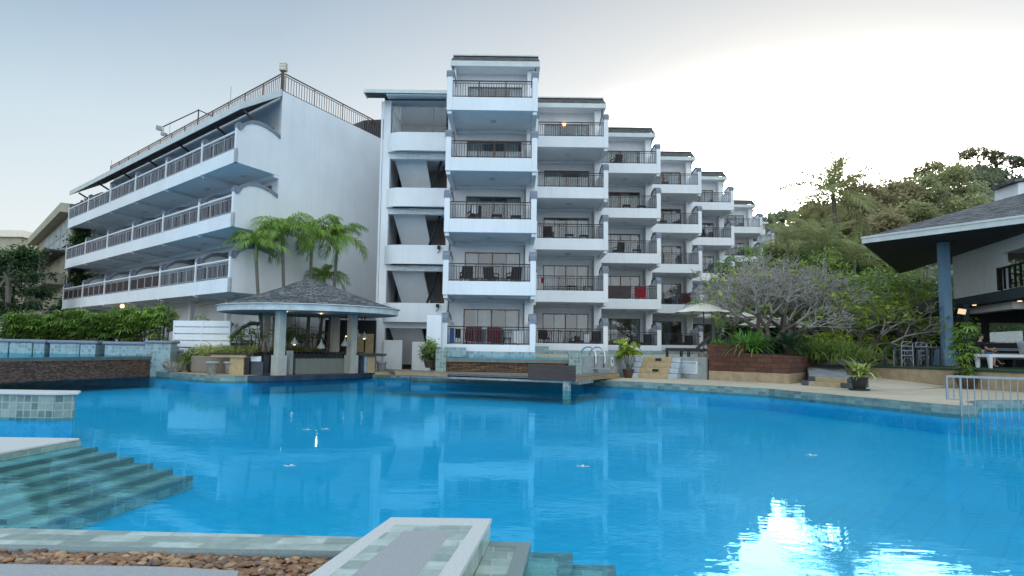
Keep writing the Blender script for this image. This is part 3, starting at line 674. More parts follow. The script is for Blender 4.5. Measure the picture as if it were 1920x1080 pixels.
for dx in (0, .62):
    x = 3.25+dx*.75; y = 29.15+dx*1.05; p = []
    for t in (0, .15, .3, .45, .6, .75, .9, 1.):
        a = PI*t; p.append((x+.32*math.cos(a)+.12, y-.5+.5*math.cos(a)*-1+.3, 1.15+.42*math.sin(a)))
    p = [(x+.22, y-.62, .62), (x+.28, y-.6, .9)]+[(x+.30-.34*(1-math.cos(PI*t))/1.2, y-.58+.5*(1-math.cos(PI*t)), 1.12+.42*math.sin(PI*t)+.0) for t in (.1, .25, .4, .55, .7, .85, 1)]
    MB().tube(p, .03, 8).build('handrail', M['steel'], lad, smooth=True, uv=False)
MB().box(3.1, 4.1, 28.45, 28.62, .62, .68).build('step_ledge', M['concrete'], lad)
# depth sign on the concrete wall
sg = thing('depth_notice', 'small white and yellow notice with a dark symbol beside the pool ladder', 'sign', (4.42, 29.8, .7))
def on_wall(a, b_, s, off, z): a = V((*a, 0)); b_ = V((*b_, 0)); d = (b_-a).normalized(); nn = V((d.y, -d.x, 0)); p = a+d*s+nn*off; return V((p.x, p.y, z))
wa, wb_ = (2.75, 27.75), (5.05, 31.0)
def panel(mb, a, b_, s0, s1, z0, z1, o0, o1): return mb.hexa([on_wall(a, b_, s0, o1, z0), on_wall(a, b_, s1, o1, z0), on_wall(a, b_, s1, o0, z0), on_wall(a, b_, s0, o0, z0), on_wall(a, b_, s0, o1, z1), on_wall(a, b_, s1, o1, z1), on_wall(a, b_, s1, o0, z1), on_wall(a, b_, s0, o0, z1)])
panel(MB(), wa, wb_, 2.55, 2.8, .72, 1.12, .122, .14).build('board', M['sign'], sg)
panel(MB(), wa, wb_, 2.55, 2.8, .63, .718, .122, .139).build('yellow_strip', M['sandstep'], sg)
panel(MB(), wa, wb_, 2.63, 2.72, .85, 1.0, .141, .145).build('symbol', M['ink2'], sg)
# white notice board
nb = thing('pool_notice_board', 'white rules board with lines of small blue text on the grey wall', 'sign', (7.9, 29.8, .5))
na, nb_ = (7.2, 31.05), (8.42, 29.42)
panel(MB(), na, nb_, .62, 1.62, .44, .98, .122, .14).build('board', M['sign'], nb)
r = random.Random(4); tx = MB(); hd = MB()
for i, z in enumerate((.93, .885)):
    s = .70+.04*i
    while s < 1.52-.05*i:
        l = .05+.08*r.random(); panel(hd, na, nb_, s, min(s+l, 1.54), z-.014, z+.014, .1405, .142); s += l+.025
for i in range(11):
    z = .84-.034*i; s = .68
    end = 1.56-(.25*r.random() if i in (3, 7, 10) else .03*r.random())
    while s < end:
        l = .03+.07*r.random(); panel(tx, na, nb_, s, min(s+l, end), z-.007, z+.007, .1405, .142); s += l+.018
hd.build('heading', M['ink2'], nb); tx.build('text_lines', M['ink'], nb)

# sandwashed steps up to the terrace
st = thing('terrace_steps', 'four tan sandwashed steps with blue grey side blocks and black vents', 'steps', (6.3, 30.3, .21))
ux = V((1.0, -.42, 0)).normalized(); uy = V((.42, 1.0, 0)).normalized(); o0 = V((5.55, 29.95, 0))
tread = MB(); blk = MB(); vent = []
for i in range(4):
    a = o0+uy*(.34*i); z1 = .21+.228*(i+1)
    for s0, s1, mb in ((0, 1.28, tread), (-.36, -.004, blk), (1.284, 1.66, blk)):
        q = [a+ux*s0, a+ux*s1, a+ux*s1+uy*(1.9-.34*i), a+ux*s0+uy*(1.9-.34*i)]
        mb.hexa([(p.x, p.y, z1-.227 if i else .2) for p in q]+[(p.x, p.y, z1-(.0 if mb is tread else .012)) for p in q])
    if i in (1, 3): vent.append((a, z1))
tread.build('treads', M['sandstep'], st, bevel=.015); blk.build('side_blocks', M['greyblock'], st, bevel=.02)
for a, z1 in vent:
    q = [a+ux*.55-uy*.012, a+ux*.82-uy*.012, a+ux*.82-uy*.002, a+ux*.55-uy*.002]
    MB().hexa([(p.x, p.y, z1-.17) for p in q]+[(p.x, p.y, z1-.05) for p in q]).build('vent', M['dark'], st)

# laterite planter
lp = thing('laterite_planter', 'dark red laterite brick planter on a tan plinth full of lilies and shrubs', 'planter', (10.5, 29.3, .2))
F0, F1, F2 = (8.44, 29.3), (10.78, 26.62), (15.0, 32.4); F3 = (12, 34)
MB().prism([F0, F1, (15.02, 32.3), (12.5, 34.4), (9.6, 31.8)], .2, [.60]*5).build('plinth', M['sandwall'], lp)
ins = lambda p, d: (p[0]+d[0], p[1]+d[1])
lat = [(8.45, 29.34), (10.78, 26.68), F2, (12.5, 34.5), (9.8, 32)]
MB().prism(lat, .603, [1.46, 1.27, 1.27, 1.4, 1.5]).build('brick_wall', M['laterite'], lp)
MB().prism([(8.42, 29.40), (9.55, 28.12), (10.1, 28.9), (9.2, 30.4)], 1.30, 1.72).build('raised_block', M['laterite'], lp)
MB().prism([(8.9, 29.5), (10.75, 27.2), (14.5, 32.3), (12.3, 33.8), (10, 31.8)], 1.2, [1.5, 1.31, 1.31, 1.44, 1.54]).build('soil', M['mulch'], lp)
# low side steps and grey path to the restaurant
st = thing('path_steps', 'two low tan steps between dark slate blocks at the start of the grey path', 'steps', (11.2, 25.2, .2))
pa, pb = V((10.95, 25.85, 0)), V((11.75, 23.95, 0)); du = (pb-pa).normalized(); dn = V((-du.y, du.x, 0))
if dn.x < 0: dn = -dn
for i, (nm, s0, s1, mt) in enumerate((('treads', .3, 1.72, 'sandstep'), ('slate_block', -.05, .296, 'greyboard'), ('slate_block', 1.724, 2.06, 'greyboard'))):
    mb = MB()
    for j in range(2):
        q = [pa+du*s0+dn*(.34*j), pa+du*s1+dn*(.34*j), pa+du*s1+dn*1.0, pa+du*s0+dn*1.0]
        zt = .21+.16*(j+1)+(.015 if i else 0)
        mb.hexa([(p.x, p.y, zt-.16-(.0 if j else .01)) for p in q]+[(p.x, p.y, zt) for p in q])
    mb.build(nm, M[mt] if i == 0 else M['slate'], st, bevel=.015)
struct(MB().prism([(11.3, 26.0), (12.05, 24.3), (13.3, 27.2), (14.5, 29.8), (17.5, 34), (15.5, 35), (13.0, 30.2)], .2, [.535, .535, .62, .85, 1.1, 1.13, .88]), 'paved_path', M['path'])
rc_ = (13.7, 26.3, .34); rp_ = [(12.0, 23.9, .214), (13.6, 23.6, .214), (16.6, 25.9, .23), (15.6, 28.4, .40), (14.4, 30.9, .70), (13.2, 29.6, .66), (12.5, 27.0, .50), (12.05, 25.4, .33)]
rm = MB()
for q0, q1 in zip(rp_, rp_[1:]+rp_[:1]): rm.poly([rc_, q0, q1])
struct(rm, 'ramp', M['deck'])

# timber deck over the water
dk = thing('timber_deck', 'grey brown timber deck bridging the pool on short tiled posts', 'deck', (0, 27, 0))
DP = [(-5.5, 30.2), (-4.55, 27.15), (2.22, 24.05), (4.65, 29.5), (2.6, 27.65), (-2.7, 27.85)]
MB().prism(DP, .375, .46).build('deck_boards', M['wood'], dk)
MB().prism([(-4.4, 27.25), (2.15, 24.2), (2.3, 24.55), (-4.3, 27.6)], .25, .326).build('edge_beam', M['greyblock'], dk)
MB().hexa([(-4.57, 27.11, .33), (-2.4, 26.11, .33), (-2.4, 26.14, .33), (-4.57, 27.14, .33), (-4.57, 27.11, .46), (-2.4, 26.11, .46), (-2.4, 26.14, .46), (-4.57, 27.14, .46)]).build('tan_edge_board', M['woodside'], dk)
MB().hexa([(2.26, 24.08, .28), (4.68, 29.5, .28), (4.62, 29.5, .28), (2.22, 24.1, .28), (2.26, 24.08, .43), (4.68, 29.5, .43), (4.62, 29.5, .43), (2.22, 24.1, .43)]).build('tan_edge_board', M['woodside'], dk)
MB().hexa([(.62, 24.72, .33), (2.27, 23.97, .33), (2.27, 24.03, .33), (.62, 24.78, .33), (.62, 24.72, .87), (2.27, 23.97, .87), (2.27, 24.03, .87), (.62, 24.78, .87)]).build('end_panel', M['woodpanel'], dk, bevel=.01)
for i in range(5):
    t = .06+.06*i; x, y = 2.3+2.4*t, 24.2+5.4*t
    MB().bar((x-.25, y+.1, .24), (x+.06, y-.02, .24), .06, .1).build('joist', M['galv'], dk, uv=False)
for x, y in ((1.98, 24.35),): MB().box(x-.14, x+.14, y-.14, y+.14, -1.1, .325).build('post', M['tileg'], dk)
MB().box(-5.7, -4.62, 28.9, 29.4, .25, .36).build('low_step', M['woodside'], dk)
# ------------------------------------------------------------------ pool bar pavilion
BC = V((-9.15, 30.9, 0)); RB = 3.92
bar_ = thing('pool_bar_pavilion', 'round open pool bar under a grey shingled roof on cream columns', 'pavilion', (BC.x, BC.y, .2))
def eave(r, n=72):
    out = []
    for i in range(n):
        t = 2*PI*i/n; c, s_ = math.cos(t), math.sin(t)
        k = r
        d = abs((t-R(-6)+PI) % (2*PI)-PI)           # the eave runs out to a blunt corner on the right
        if d < R(38): k = r*(1.0+.045*(1-d/R(38))**1.5)
        out.append((BC.x+k*c, BC.y+k*s_))
    return out
E0 = eave(RB); ro = MB(); n = len(E0)
rings = [(1.0, 3.10), (.8, 3.33), (.55, 3.66), (.3, 4.03), (.08, 4.40), (.0, 4.44)]
for (k0, z0), (k1, z1) in zip(rings[:-1], rings[1:]):
    for i in range(n):
        j = (i+1) % n
        q = [(BC.x+(E0[a][0]-BC.x)*k, BC.y+(E0[a][1]-BC.y)*k, z) for a, k, z in ((i, k0, z0), (j, k0, z0), (j, k1, z1), (i, k1, z1))]
        ro.poly(q if k1 else q[:3])
roof = ro.build('roof', M['shingle'], bar_)
# polar UV so the courses of shingle run round the cone
me = roof.data; ul = me.uv_layers[0].data
for p in me.polygons:
    cen = p.center; a0 = math.atan2(cen.y, cen.x)
    for li in p.loop_indices:
        v = me.vertices[me.loops[li].vertex_index].co; rr = math.hypot(v.x, v.y); aa = math.atan2(v.y, v.x)
        aa = a0+((aa-a0+PI) % (2*PI)-PI); ul[li].uv = (aa*2.6, rr*1.0)
fs = MB()
for i in range(n):
    j = (i+1) % n; a, b_ = E0[i], E0[j]
    f = lambda p, k: (BC.x+(p[0]-BC.x)*k, BC.y+(p[1]-BC.y)*k)
    fs.poly([(*f(a, .985), 2.83), (*f(b_, .985), 2.83), (*f(b_, .985), 3.075), (*f(a, .985), 3.075)]); fs.poly([(*f(a, .985), 3.075), (*f(b_, .985), 3.075), (*f(b_, 1.01), 3.08), (*f(a, 1.01), 3.08)])
    fs.poly([(*f(a, 1.008), 3.075), (*f(b_, 1.008), 3.075), (*f(b_, 1.0), 3.105), (*f(a, 1.0), 3.105)])
    fs.poly([(*f(a, .985), 2.832), (*f(a, .955), 2.832), (*f(b_, .955), 2.832), (*f(b_, .985), 2.832)])
fs.build('fascia', M['fascia2'], roof, smooth=False)
cl = MB()
cl.poly([(BC.x+(p[0]-BC.x)*.957, BC.y+(p[1]-BC.y)*.957, 2.85) for p in E0][::-1]); cl.build('ceiling', M['greywall'], roof)
for x, y in ((-9.45, 27.98), (-7.2, 30.95), (-8.58, 33.3), (-11.3, 31.4)):
    d = V((1.3, -1.0, 0)).normalized(); e = V((1.0, 1.3, 0)).normalized()
    def sq(h, z0, z1, mb): 
        q = [V((x, y, 0))+d*h*a+e*h*b_ for a, b_ in ((-1, -1), (1, -1), (1, 1), (-1, 1))]; return mb.hexa([(p.x, p.y, z0) for p in q]+[(p.x, p.y, z1) for p in q])
    mb = MB(); sq(.165, 1.02, 2.84, mb); sq(.225, .2, 1.02, mb); mb.build('column', M['column'], bar_, bevel=.015)
CB = [(-10.4, 27.2), (-9.55, 27.05), (-8.2, 28.7), (-7.0, 30.2), (-6.3, 31.9), (-6.6, 32.5), (-8.3, 30.6), (-10.0, 28.2)]
MB().prism(CB, -.05, .215).build('tiled_curb', M['curbtile'], bar_, bevel=.02)
# counters (fixed to the pavilion floor)
ct = MB().prism([(-10.15, 28.3), (-9.95, 28.45), (-10.7, 30.4), (-8.9, 32.6), (-6.9, 32.1), (-6.9, 32.5), (-9.1, 33.1), (-11.2, 30.5)], 1.05, 1.13).build('rear_counter_top', M['blacktop'], bar_)
MB().prism([(-10.2, 28.4), (-10.05, 28.5), (-10.85, 30.4), (-8.9, 32.75), (-7.1, 32.3), (-9.1, 32.95), (-11.05, 30.5)], .2, 1.045).build('rear_counter', M['greyboard'], bar_)
MB().hexa([(-9.1, 29.05, .216), (-7.45, 30.95, .216), (-7.62, 31.1, .216), (-9.28, 29.2, .216), (-9.1, 29.05, .86), (-7.45, 30.95, .86), (-7.62, 31.1, .86), (-9.28, 29.2, .86)]).build('slatted_front', M['slats'], bar_)
MB().hexa([(-9.5, 29.0, .216), (-9.3, 28.9, .216), (-9.2, 29.0, .216), (-9.4, 29.2, .216), (-9.5, 29.0, 1.2), (-9.3, 28.9, 1.2), (-9.2, 29.0, 1.2), (-9.4, 29.2, 1.2)]).build('service_hatch', M['greywall'], bar_)
MB().hexa([(-9.75, 28.55, .216), (-9.5, 28.8, .216), (-9.7, 29.0, .216), (-9.95, 28.75, .216), (-9.75, 28.55, .72), (-9.5, 28.8, .72), (-9.7, 29.0, .72), (-9.95, 28.75, .72)]).build('sink_cabinet', M['greyboard'], bar_)
MB().box(-10.75, -10.1, 28.0, 28.12, .216, .74).build('side_cabinet', M['greyboard'], bar_)
# side tables of the bar: left table on tan block, right bar leaf
tl = thing('bar_side_counter', 'black topped tan counter at the left end of the pool bar', 'counter', (-11.3, 28.2, .21))
MB().prism([(-12.3, 27.95), (-10.4, 27.7), (-10.25, 28.25), (-12.2, 28.5)], 1.02, 1.09).build('top', M['blacktop'], tl)
MB().prism([(-12.22, 27.99), (-10.75, 27.78), (-10.65, 28.2), (-12.15, 28.45)], .91, 1.019).build('tan_edge', M['counterfront'], tl)
MB().prism([(-11.45, 27.95), (-10.85, 27.88), (-10.8, 28.2), (-11.4, 28.3)], .212, .908).build('pedestal', M['counterfront'], tl)
MB().prism([(-10.8, 27.9), (-10.62, 27.87), (-10.55, 28.2), (-10.78, 28.2)], .212, .907).build('black_end', M['blacktop'], tl)
tr_ = thing('bar_side_counter', 'black topped leaf counter with tan leg at the right end of the pool bar', 'counter', (-6.6, 31.9, .21))
MB().prism([(-7.35, 31.2), (-5.85, 31.35), (-5.8, 31.95), (-7.2, 31.9)], .98, 1.10).build('top', M['blacktop'], tr_)
MB().prism([(-7.1, 31.45), (-6.72, 31.45), (-6.7, 31.85), (-7.05, 31.85)], .218, .976).build('blue_cabinet', M['curbtile'], tr_)
MB().prism([(-6.71, 31.42), (-6.6, 31.42), (-6.58, 31.85), (-6.68, 31.85)], .218, .977).build('pale_end', M['greyblock'], tr_)
MB().prism([(-6.59, 31.45), (-6.25, 31.5), (-6.25, 31.85), (-6.56, 31.85)], .218, .975).build('tan_leg', M['counterfront'], tr_)
for i, (x, z) in enumerate(((-8.35, 0), (-6.05, 0))):
    pass
# stone stools
st0 = None
for i, (x, y, lb) in enumerate(((-12.05, 27.75, 'front left round stone stool beside the black topped bar counter'), (-11.5, 28.15, 'second round stone stool, closer to the tan counter block'), (-6.02, 31.95, 'round stone stool at the right end of the pool bar'))):
    if not st0:
        st0 = thing('stone_stool', lb, 'stool', (x, y, .212), 'stone stools at the pool bar')
        MB().lathe([(.16, 0), (.2, .2), (.215, .42), (.215, .44)], (x, y, .212), 16).build('base', M['stone'], st0, smooth=False)
        MB().lathe([(.25, 0), (.27, .02), (.27, .06), (.25, .08)], (x, y, .653), 18).build('seat', M['greywall'], st0)
    else: again(st0, (x, y, .212), i, lb)
# bottles, glasses, sink things
pr = random.Random(5)
gk = 0
bt0 = None
for i in range(12):
    t = i/11; x = -9.15+1.55*t-.05; y = 29.3+1.75*t+.15
    if not bt0:
        bt0 = thing('bottle', 'dark bottle in the row behind the slatted bar front', 'bottle', (x, y, .9), 'bottles behind the slatted bar front')
        MB().lathe([(.035, 0), (.038, .02), (.038, .14), (.014, .19), (.014, .24), (.016, .25)], (x, y, .9), 8).build('body', M['dark'], bt0)
        MB().lathe([(.018, 0), (.018, .03)], (x, y, 1.151), 8).build('cap', M['rail'], bt0)
    else: again(bt0, (x, y, .9), 0, bt0['label'])
sh = MB().hexa([(-9.2, 29.25, .84), (-7.6, 31.1, .84), (-7.8, 31.3, .84), (-9.4, 29.45, .84), (-9.2, 29.25, .895), (-7.6, 31.1, .895), (-7.8, 31.3, .895), (-9.4, 29.45, .895)]).build('bottle_shelf', M['greyboard'], bar_)
gs0 = None
for i in range(5):
    x = -9.85+.09*i; y = 28.72+.05*(i % 2)
    if not gs0:
        gs0 = tag(MB().lathe([(.03, 0), (.03, .01), (.006, .02), (.006, .09), (.035, .13), (.04, .19), (.03, .2)], (x, y, .722), 8).build('wine_glass', M['steel'], None, smooth=True), 'shiny glass in the cluster on the bar sink cabinet', 'glass', 'glasses on the bar sink')
    else:
        c = gs0.copy(); C.objects.link(c); c.location = (x, y, .722)
tag(MB().box(-10.65, -10.2, 27.98, 28.1, .745, .96).build('folded_sheet', M['whitecloth'], bevel=.03), 'white folded cloth lying on the cabinet left of the front bar column', 'cloth')
# pendant lamps
def pendant(x, y, z, s, mat, label, lit, shape='bell'):
    k = thing('pendant_lamp', label, 'pendant lamp', (x, y, z), 'pendant lamps hanging in the pool bar')
    pf = [(.02, .34), (.03, .30), (.05, .24), (.10, .15), (.17, .06), (.185, .0), (.175, .0), (.12, .10), (.02, .2)] if shape == 'bell' else [(.02, .46), (.025, .36), (.06, .27), (.13, .16), (.175, .06), (.16, .01), (.15, .0), (.12, .05), (.02, .2)]
    s *= .78
    MB().lathe([(r*s, h*s) for r, h in pf], (x, y, z), 16).build('shade', M[mat], k, smooth=True, uv=False)
    MB().tube([(x, y, z+.3*s), (x, y, 2.86)], .012, 5).build('cord', M['dark'], k, uv=False)
    if lit: MB().ball((x, y, z+.02), .06, 8, 6).build('bulb', M['warm'], k, uv=False)
for px, py, Y, s, mt, lt, lb, sp in ((559, 634.5, 30.0, 1.05, 'lampblack', 0, 'black pendant lamp above the left end of the slatted bar front', 'bell'), (552, 645.5, 29.0, 1.15, 'lampwhite', 1, 'pale grey lit pendant lamp hanging just below the left black one', 'bell'),
        (597.5, 634.5, 30.6, 1.05, 'lampblack', 0, 'black pendant lamp near the middle of the pool bar', 'bell'), (602, 654, 29.5, 1.2, 'lampwhite', 0, 'white drop shaped pendant lamp, lowest in the middle of the bar', 'drop'),
        (649, 630, 31.6, .95, 'lampblack', 1, 'small dark lit pendant lamp just left of the front right column', 'bell'), (646.5, 649.5, 30.4, 1.2, 'lampwhite', 0, 'white drop shaped pendant lamp against the front right column', 'drop'),
        (670.5, 632.5, 32.2, 1.05, 'lampwhite', 0, 'grey pendant lamp just right of the front right column', 'drop'), (683, 634.5, 31.5, 1.15, 'lampwhite', 1, 'rightmost lit grey pendant lamp of the pool bar', 'bell'), (529, 634, 30.5, 1.0, 'lampblack', 0, 'black pendant lamp half hidden by the front left column', 'bell')):
    p = at(px, py, Y=Y); pendant(p.x, p.y, p.z, s, mt, lb, lt, sp)
for px, py, Y, lb in ((536, 581, 28.6, 'left'), (603, 582, 30.0, 'right')):
    p = at(px, py, Y=Y)
    k = tag(MB().lathe([(.07, 0), (.07, .03)], (p.x, p.y, 2.815), 12).build('recessed_downlight', M['warm2'], None, uv=False), f'{lb} one of two glowing ceiling downlights in the pool bar', 'downlight', 'downlights in the pool bar ceiling')
    l = bpy.data.objects.new('downlight_glow', bpy.data.lights.new('downlight_glow', 'POINT')); C.objects.link(l); l.parent = k; l.location = (0, 0, -.12); l.data.energy = 4; l.data.color = (1, .55, .22); l.data.shadow_soft_size = .05
tag(MB().box(-7.55, -7.3, 31.6, 31.85, 2.2, 2.84).build('wall_speaker', M['dark']), 'black box speaker hung under the bar eave beside the right column', 'speaker')
# dark thatched store and yellow doors behind the bar on the right
sto = thing('thatched_store', 'dark thatch edged store with tan doors between the pool bar and stair tower', 'hut', (-8.0, 35.6, .2))
MB().box(-9.6, -6.98, 35.2, 35.5, .2, 2.75).build('back_wall', M['dark'], sto)
th = MB()
for i in range(60):
    x = -9.7+2.75*i/59; th.poly([(x, 34.3, 2.95+.05*pr.random()), (x+.07, 34.3, 2.95), (x+.05, 34.2, 2.62+.16*pr.random())])
th.hexa([(-9.75, 34.25, 2.86), (-6.97, 34.25, 2.86), (-6.97, 35.5, 3.3), (-9.75, 35.5, 3.3), (-9.75, 34.25, 2.95), (-6.97, 34.25, 2.95), (-6.97, 35.5, 3.4), (-9.75, 35.5, 3.4)])
th.build('thatch', M['mulch'], sto, uv=False)
for x in (-7.95, -7.45): MB().box(x, x+.42, 34.95, 35.02, .2, 2.05).build('door', M['counterfront'], sto)

# ------------------------------------------------------------------ left side: planter, pots, walls, fence, upper pool
rp = thing('round_planter', 'low round tan planter overflowing with striped spider plants left of the bar', 'planter', (-12.5, 29.9, .21))
MB().lathe([(1.30, 0), (1.34, .1), (1.36, .68), (1.33, .72), (1.25, .72)], (-12.5, 30.0, .211), 40).build('bowl', M['planter'], rp, smooth=False)
MB().lathe([(1.24, .0), (1.0, .03), (.0, .06)], (-12.5, 30.0, .88), 24).build('soil', M['mulch'], rp)
tag(MB().prism([(-11.9, 30.9), (-9.9, 33.6), (-8.0, 36.4), (-8.5, 36.8), (-10.6, 34.2), (-12.3, 31.1)], .2, .95).build('garden_kerb', M['planter']), 'tan raised bed wall full of spider plants behind the pool bar', 'raised bed')
bw = thing('garden_wall', 'tan garden wall with stepped grey rounded coping under the white slat fence', 'wall', (-14, 31.2, .2))
MB().box(-15.9, -12.2, 31.3, 31.5, .2, 1.30).build('wall', M['planter'], bw)
MB().box(-15.6, -13.6, 31.22, 31.56, 1.0, 1.16).box(-13.6, -13.3, 31.22, 31.56, 1.0, 1.5).box(-13.3, -11.9, 31.22, 31.56, 1.36, 1.5).build('coping', M['cap'], bw, bevel=.05)
fn = thing('slat_fence', 'white horizontal slat screen fence on the garden wall left of the bar', 'fence', (-14.2, 31.0, 1.2))
p0 = at(326, 601, Y=31.4); p1 = at(433, 604, Y=30.7); zt = p0.z; u = (p1-p0).normalized(); ln = (p1-p0).length
for i in range(4):
    z1 = zt-.31*i
    e = ln
    MB().hexa([(p0.x, p0.y, z1-.262), (p1.x, p1.y, z1-.262), (p1.x, p1.y+.03, z1-.262), (p0.x, p0.y+.03, z1-.262), (p0.x, p0.y, z1), (p1.x, p1.y, z1), (p1.x, p1.y+.03, z1), (p0.x, p0.y+.03, z1)]).build('slat', M['white2'], fn)
    MB().hexa([(p0.x, p0.y+.12, z1-.36), (p1.x, p1.y+.12, z1-.36), (p1.x, p1.y+.14, z1-.36), (p0.x, p0.y+.14, z1-.36), (p0.x, p0.y+.12, z1-.2), (p1.x, p1.y+.12, z1-.2), (p1.x, p1.y+.14, z1-.2), (p0.x, p0.y+.14, z1-.2)]).build('backing_slat', M['white2'], fn)
MB().hexa([(p0.x, p0.y, zt-1.5), (p0.x+.95, p0.y-.27, zt-1.5), (p0.x+.95, p0.y-.24, zt-1.5), (p0.x, p0.y+.03, zt-1.5), (p0.x, p0.y, zt-1.25), (p0.x+.95, p0.y-.27, zt-1.25), (p0.x+.95, p0.y-.24, zt-1.25), (p0.x, p0.y+.03, zt-1.25)]).build('slat', M['white2'], fn)
for t in (.0, .5, .98):
    q = p0+u*ln*t; MB().box(q.x, q.x+.05, q.y-.03, q.y+.09, .9 if t != .5 else 1.3, zt+.01).build('post', M['white2'], fn)
# upper (left) pool with pebble faced wall
PW = [(-15.72, 30.3), (-17.85, 23.9), (-20.2, 17.0), (-22.5, 10)]
def wall_along(mb, pts, z0, z1, th):
    for a, b_ in zip(pts[:-1], pts[1:]):
        a = V(a); b_ = V(b_); d = (b_-a).normalized(); n_ = V((d.y, -d.x))*th
        if n_.x > 0: n_ = -n_
        q = [a, b_, b_+n_, a+n_]; mb.hexa([(p.x, p.y, z0) for p in q]+[(p.x, p.y, z1) for p in q])
    return mb
tag(wall_along(MB(), PW, -.03, .72, .3).build('pebble_wall', M['pebblewall']), 'long dark red brown pebble faced wall rising from the pool at left', 'wall')
tag(wall_along(MB(), [(p[0]+.04, p[1]) for p in PW], .722, .86, .42).build('overflow_rim', M['rim']), 'wet grey overflow rim along the top of the pebble wall', 'pool rim')
tag(MB().poly([(-16.1, 30.35, .865), (-16.1, 33, .865), (-45, 33, .865), (-45, 10, .865), (-22.9, 10, .865), (-20.6, 17, .865), (-18.25, 23.9, .865)]).build('raised_pool_water', M['water']), kind='structure')
struct(MB().poly([(-16.0, 30.3, .35), (-16.0, 33, .35), (-45, 33, .35), (-45, 10, .35), (-22.8, 10, .35), (-20.5, 17, .35), (-18.15, 23.9, .35)]), 'raised_pool_floor', M['poolblue'])
struct(MB().box(-46, -15.7, 33.0, 62, .2, 1.25), 'garden_terrace', M['soil'])
ep = thing('tiled_end_pillar', 'blue green mosaic pillar with grey rounded cap where the pebble wall meets the bar terrace', 'pillar', (-15.4, 30.2, .2))
MB().box(-16.05, -14.95, 30.1, 30.7, -.05, 1.42).build('body', M['tilejac'], ep)
MB().box(-16.1, -14.85, 30.02, 30.8, 1.42, 1.55).build('cap', M['cap'], ep, bevel=.06)
MB().box(-16.2, -15.75, 30.05, 30.5, .95, 1.02).build('ledge', M['tilejac'], ep)
# jacuzzi bay walls behind the raised pool
segs = [(-2, 74, 'blue green mosaic bay wall at the far left of the raised pool'), (80, 284-222+0, '')]
bays = [(-30, 16, 32.85, 1.5), (18, 61, 32.7, 1.5), (63, 84, 32.4, 1.48), (94, 150, 32.2, 1.48), (151, 180, 31.9, 1.47), (197, 288, 31.6, 1.45)]
for i, (a, b_, Y, zt) in enumerate(bays):
    q0 = at(a, 640, Y=Y); q1 = at(b_, 640, Y=Y)
    k = thing('mosaic_bay_wall', ['mosaic tiled bay wall cut off by the left picture edge', 'second mosaic tiled bay wall from the left picture edge', 'narrow mosaic pier right of the second bay wall', 'wide mosaic bay wall in the middle of the raised pool', 'short mosaic pier right of the middle bay wall', 'mosaic bay wall next to the capped end pillar'][i], 'pool wall', ((q0.x+q1.x)/2, Y, .86), 'mosaic bay walls of the raised pool')
    MB().box(q0.x, q1.x, Y, Y+.9, .4, zt-.12).build('tiled_body', M['tilejac'], k, bevel=.03)
    MB().box(q0.x-.1, q1.x+.1, Y-.08, Y+1, zt-.12, zt+.03).build('coping', M['cap'], k, bevel=.06)
lo = MB().box(-30, -15.8, 33.02, 33.2, .3, 1.30)
tag(lo.build('mosaic_back_wall', M['tilejac']), 'low mosaic wall seen in the gaps behind the bay walls', 'pool wall')
# rough stone by the pillar
stn = MB().ball((-14.55, 29.55, .42), (.42, .28, .25), 9, 6)
stn.v = [(x+pr.uniform(-.06, .06), y+pr.uniform(-.05, .05), z+pr.uniform(-.04, .05)+(.12 if x < -14.6 else -.05)) for x, y, z in stn.v]
tag(stn.build('boulder', M['stone'], uv=False), 'rough grey boulder at the foot of the capped mosaic pillar', 'rock')

# ------------------------------------------------------------------ foreground
# tiled peninsula wall at the left
tw = thing('tiled_pool_divider', 'low green tiled divider wall with pale coping standing in the pool at left', 'wall', (-10, 13.6, 0))
MB().prism([(-16, 13.62), (-8.84, 13.40), (-8.58, 13.60), (-8.78, 13.95), (-16, 14.1)], -.06, .44).build('tiled_body', M['tileg'], tw)
MB().prism([(-16, 13.64), (-8.83, 13.42), (-8.6, 13.6), (-8.79, 13.93), (-16, 14.08)], -1.1, -.062).build('underwater_base', M['poolblue'], tw)
MB().prism([(-16, 13.56), (-8.80, 13.34), (-8.50, 13.58), (-8.72, 14.0), (-16, 14.16)], .44, .49).build('coping', M['pale'], tw, bevel=.01)
# platform with steps going under water
ps = thing('entry_platform', 'pale stone pool entry platform at left with green tiled steps under the water', 'pool steps', (-7.5, 9, 0))
PL = [(-6.2, 10.0), (-6.42, 8.2), (-7.5, 7.5), (-12, 7.3), (-12, 10.05)]
MB().prism(PL, .065, .10).build('platform_top', M['pale'], ps, bevel=.012)
MB().prism([(x+.02*(i < 2), y) for i, (x, y) in enumerate(PL)], -1.1, .064).build('platform_base', M['tilestep'], ps)
prev = -6.2
for i, (x, z) in enumerate(((-5.87, -.012), (-5.57, -.07), (-5.28, -.125), (-4.98, -.195), (-4.67, -.265), (-4.36, -.335))):
    dy = -.06*i
    q = [(prev, 9.95+dy), (x, 9.9+dy), (x-.27, 6.9), (prev-.29, 6.9)]
    MB().prism(q, -1.12, z).build('step', M['tilestep'], ps)
    e = [(x-.075, 9.901+dy), (x+.003, 9.901+dy), (x-.267, 6.9), (x-.345, 6.9)]
    MB().prism(e, z-.055, z+.004).build('nosing', M['stepedge'], ps)
    prev = x
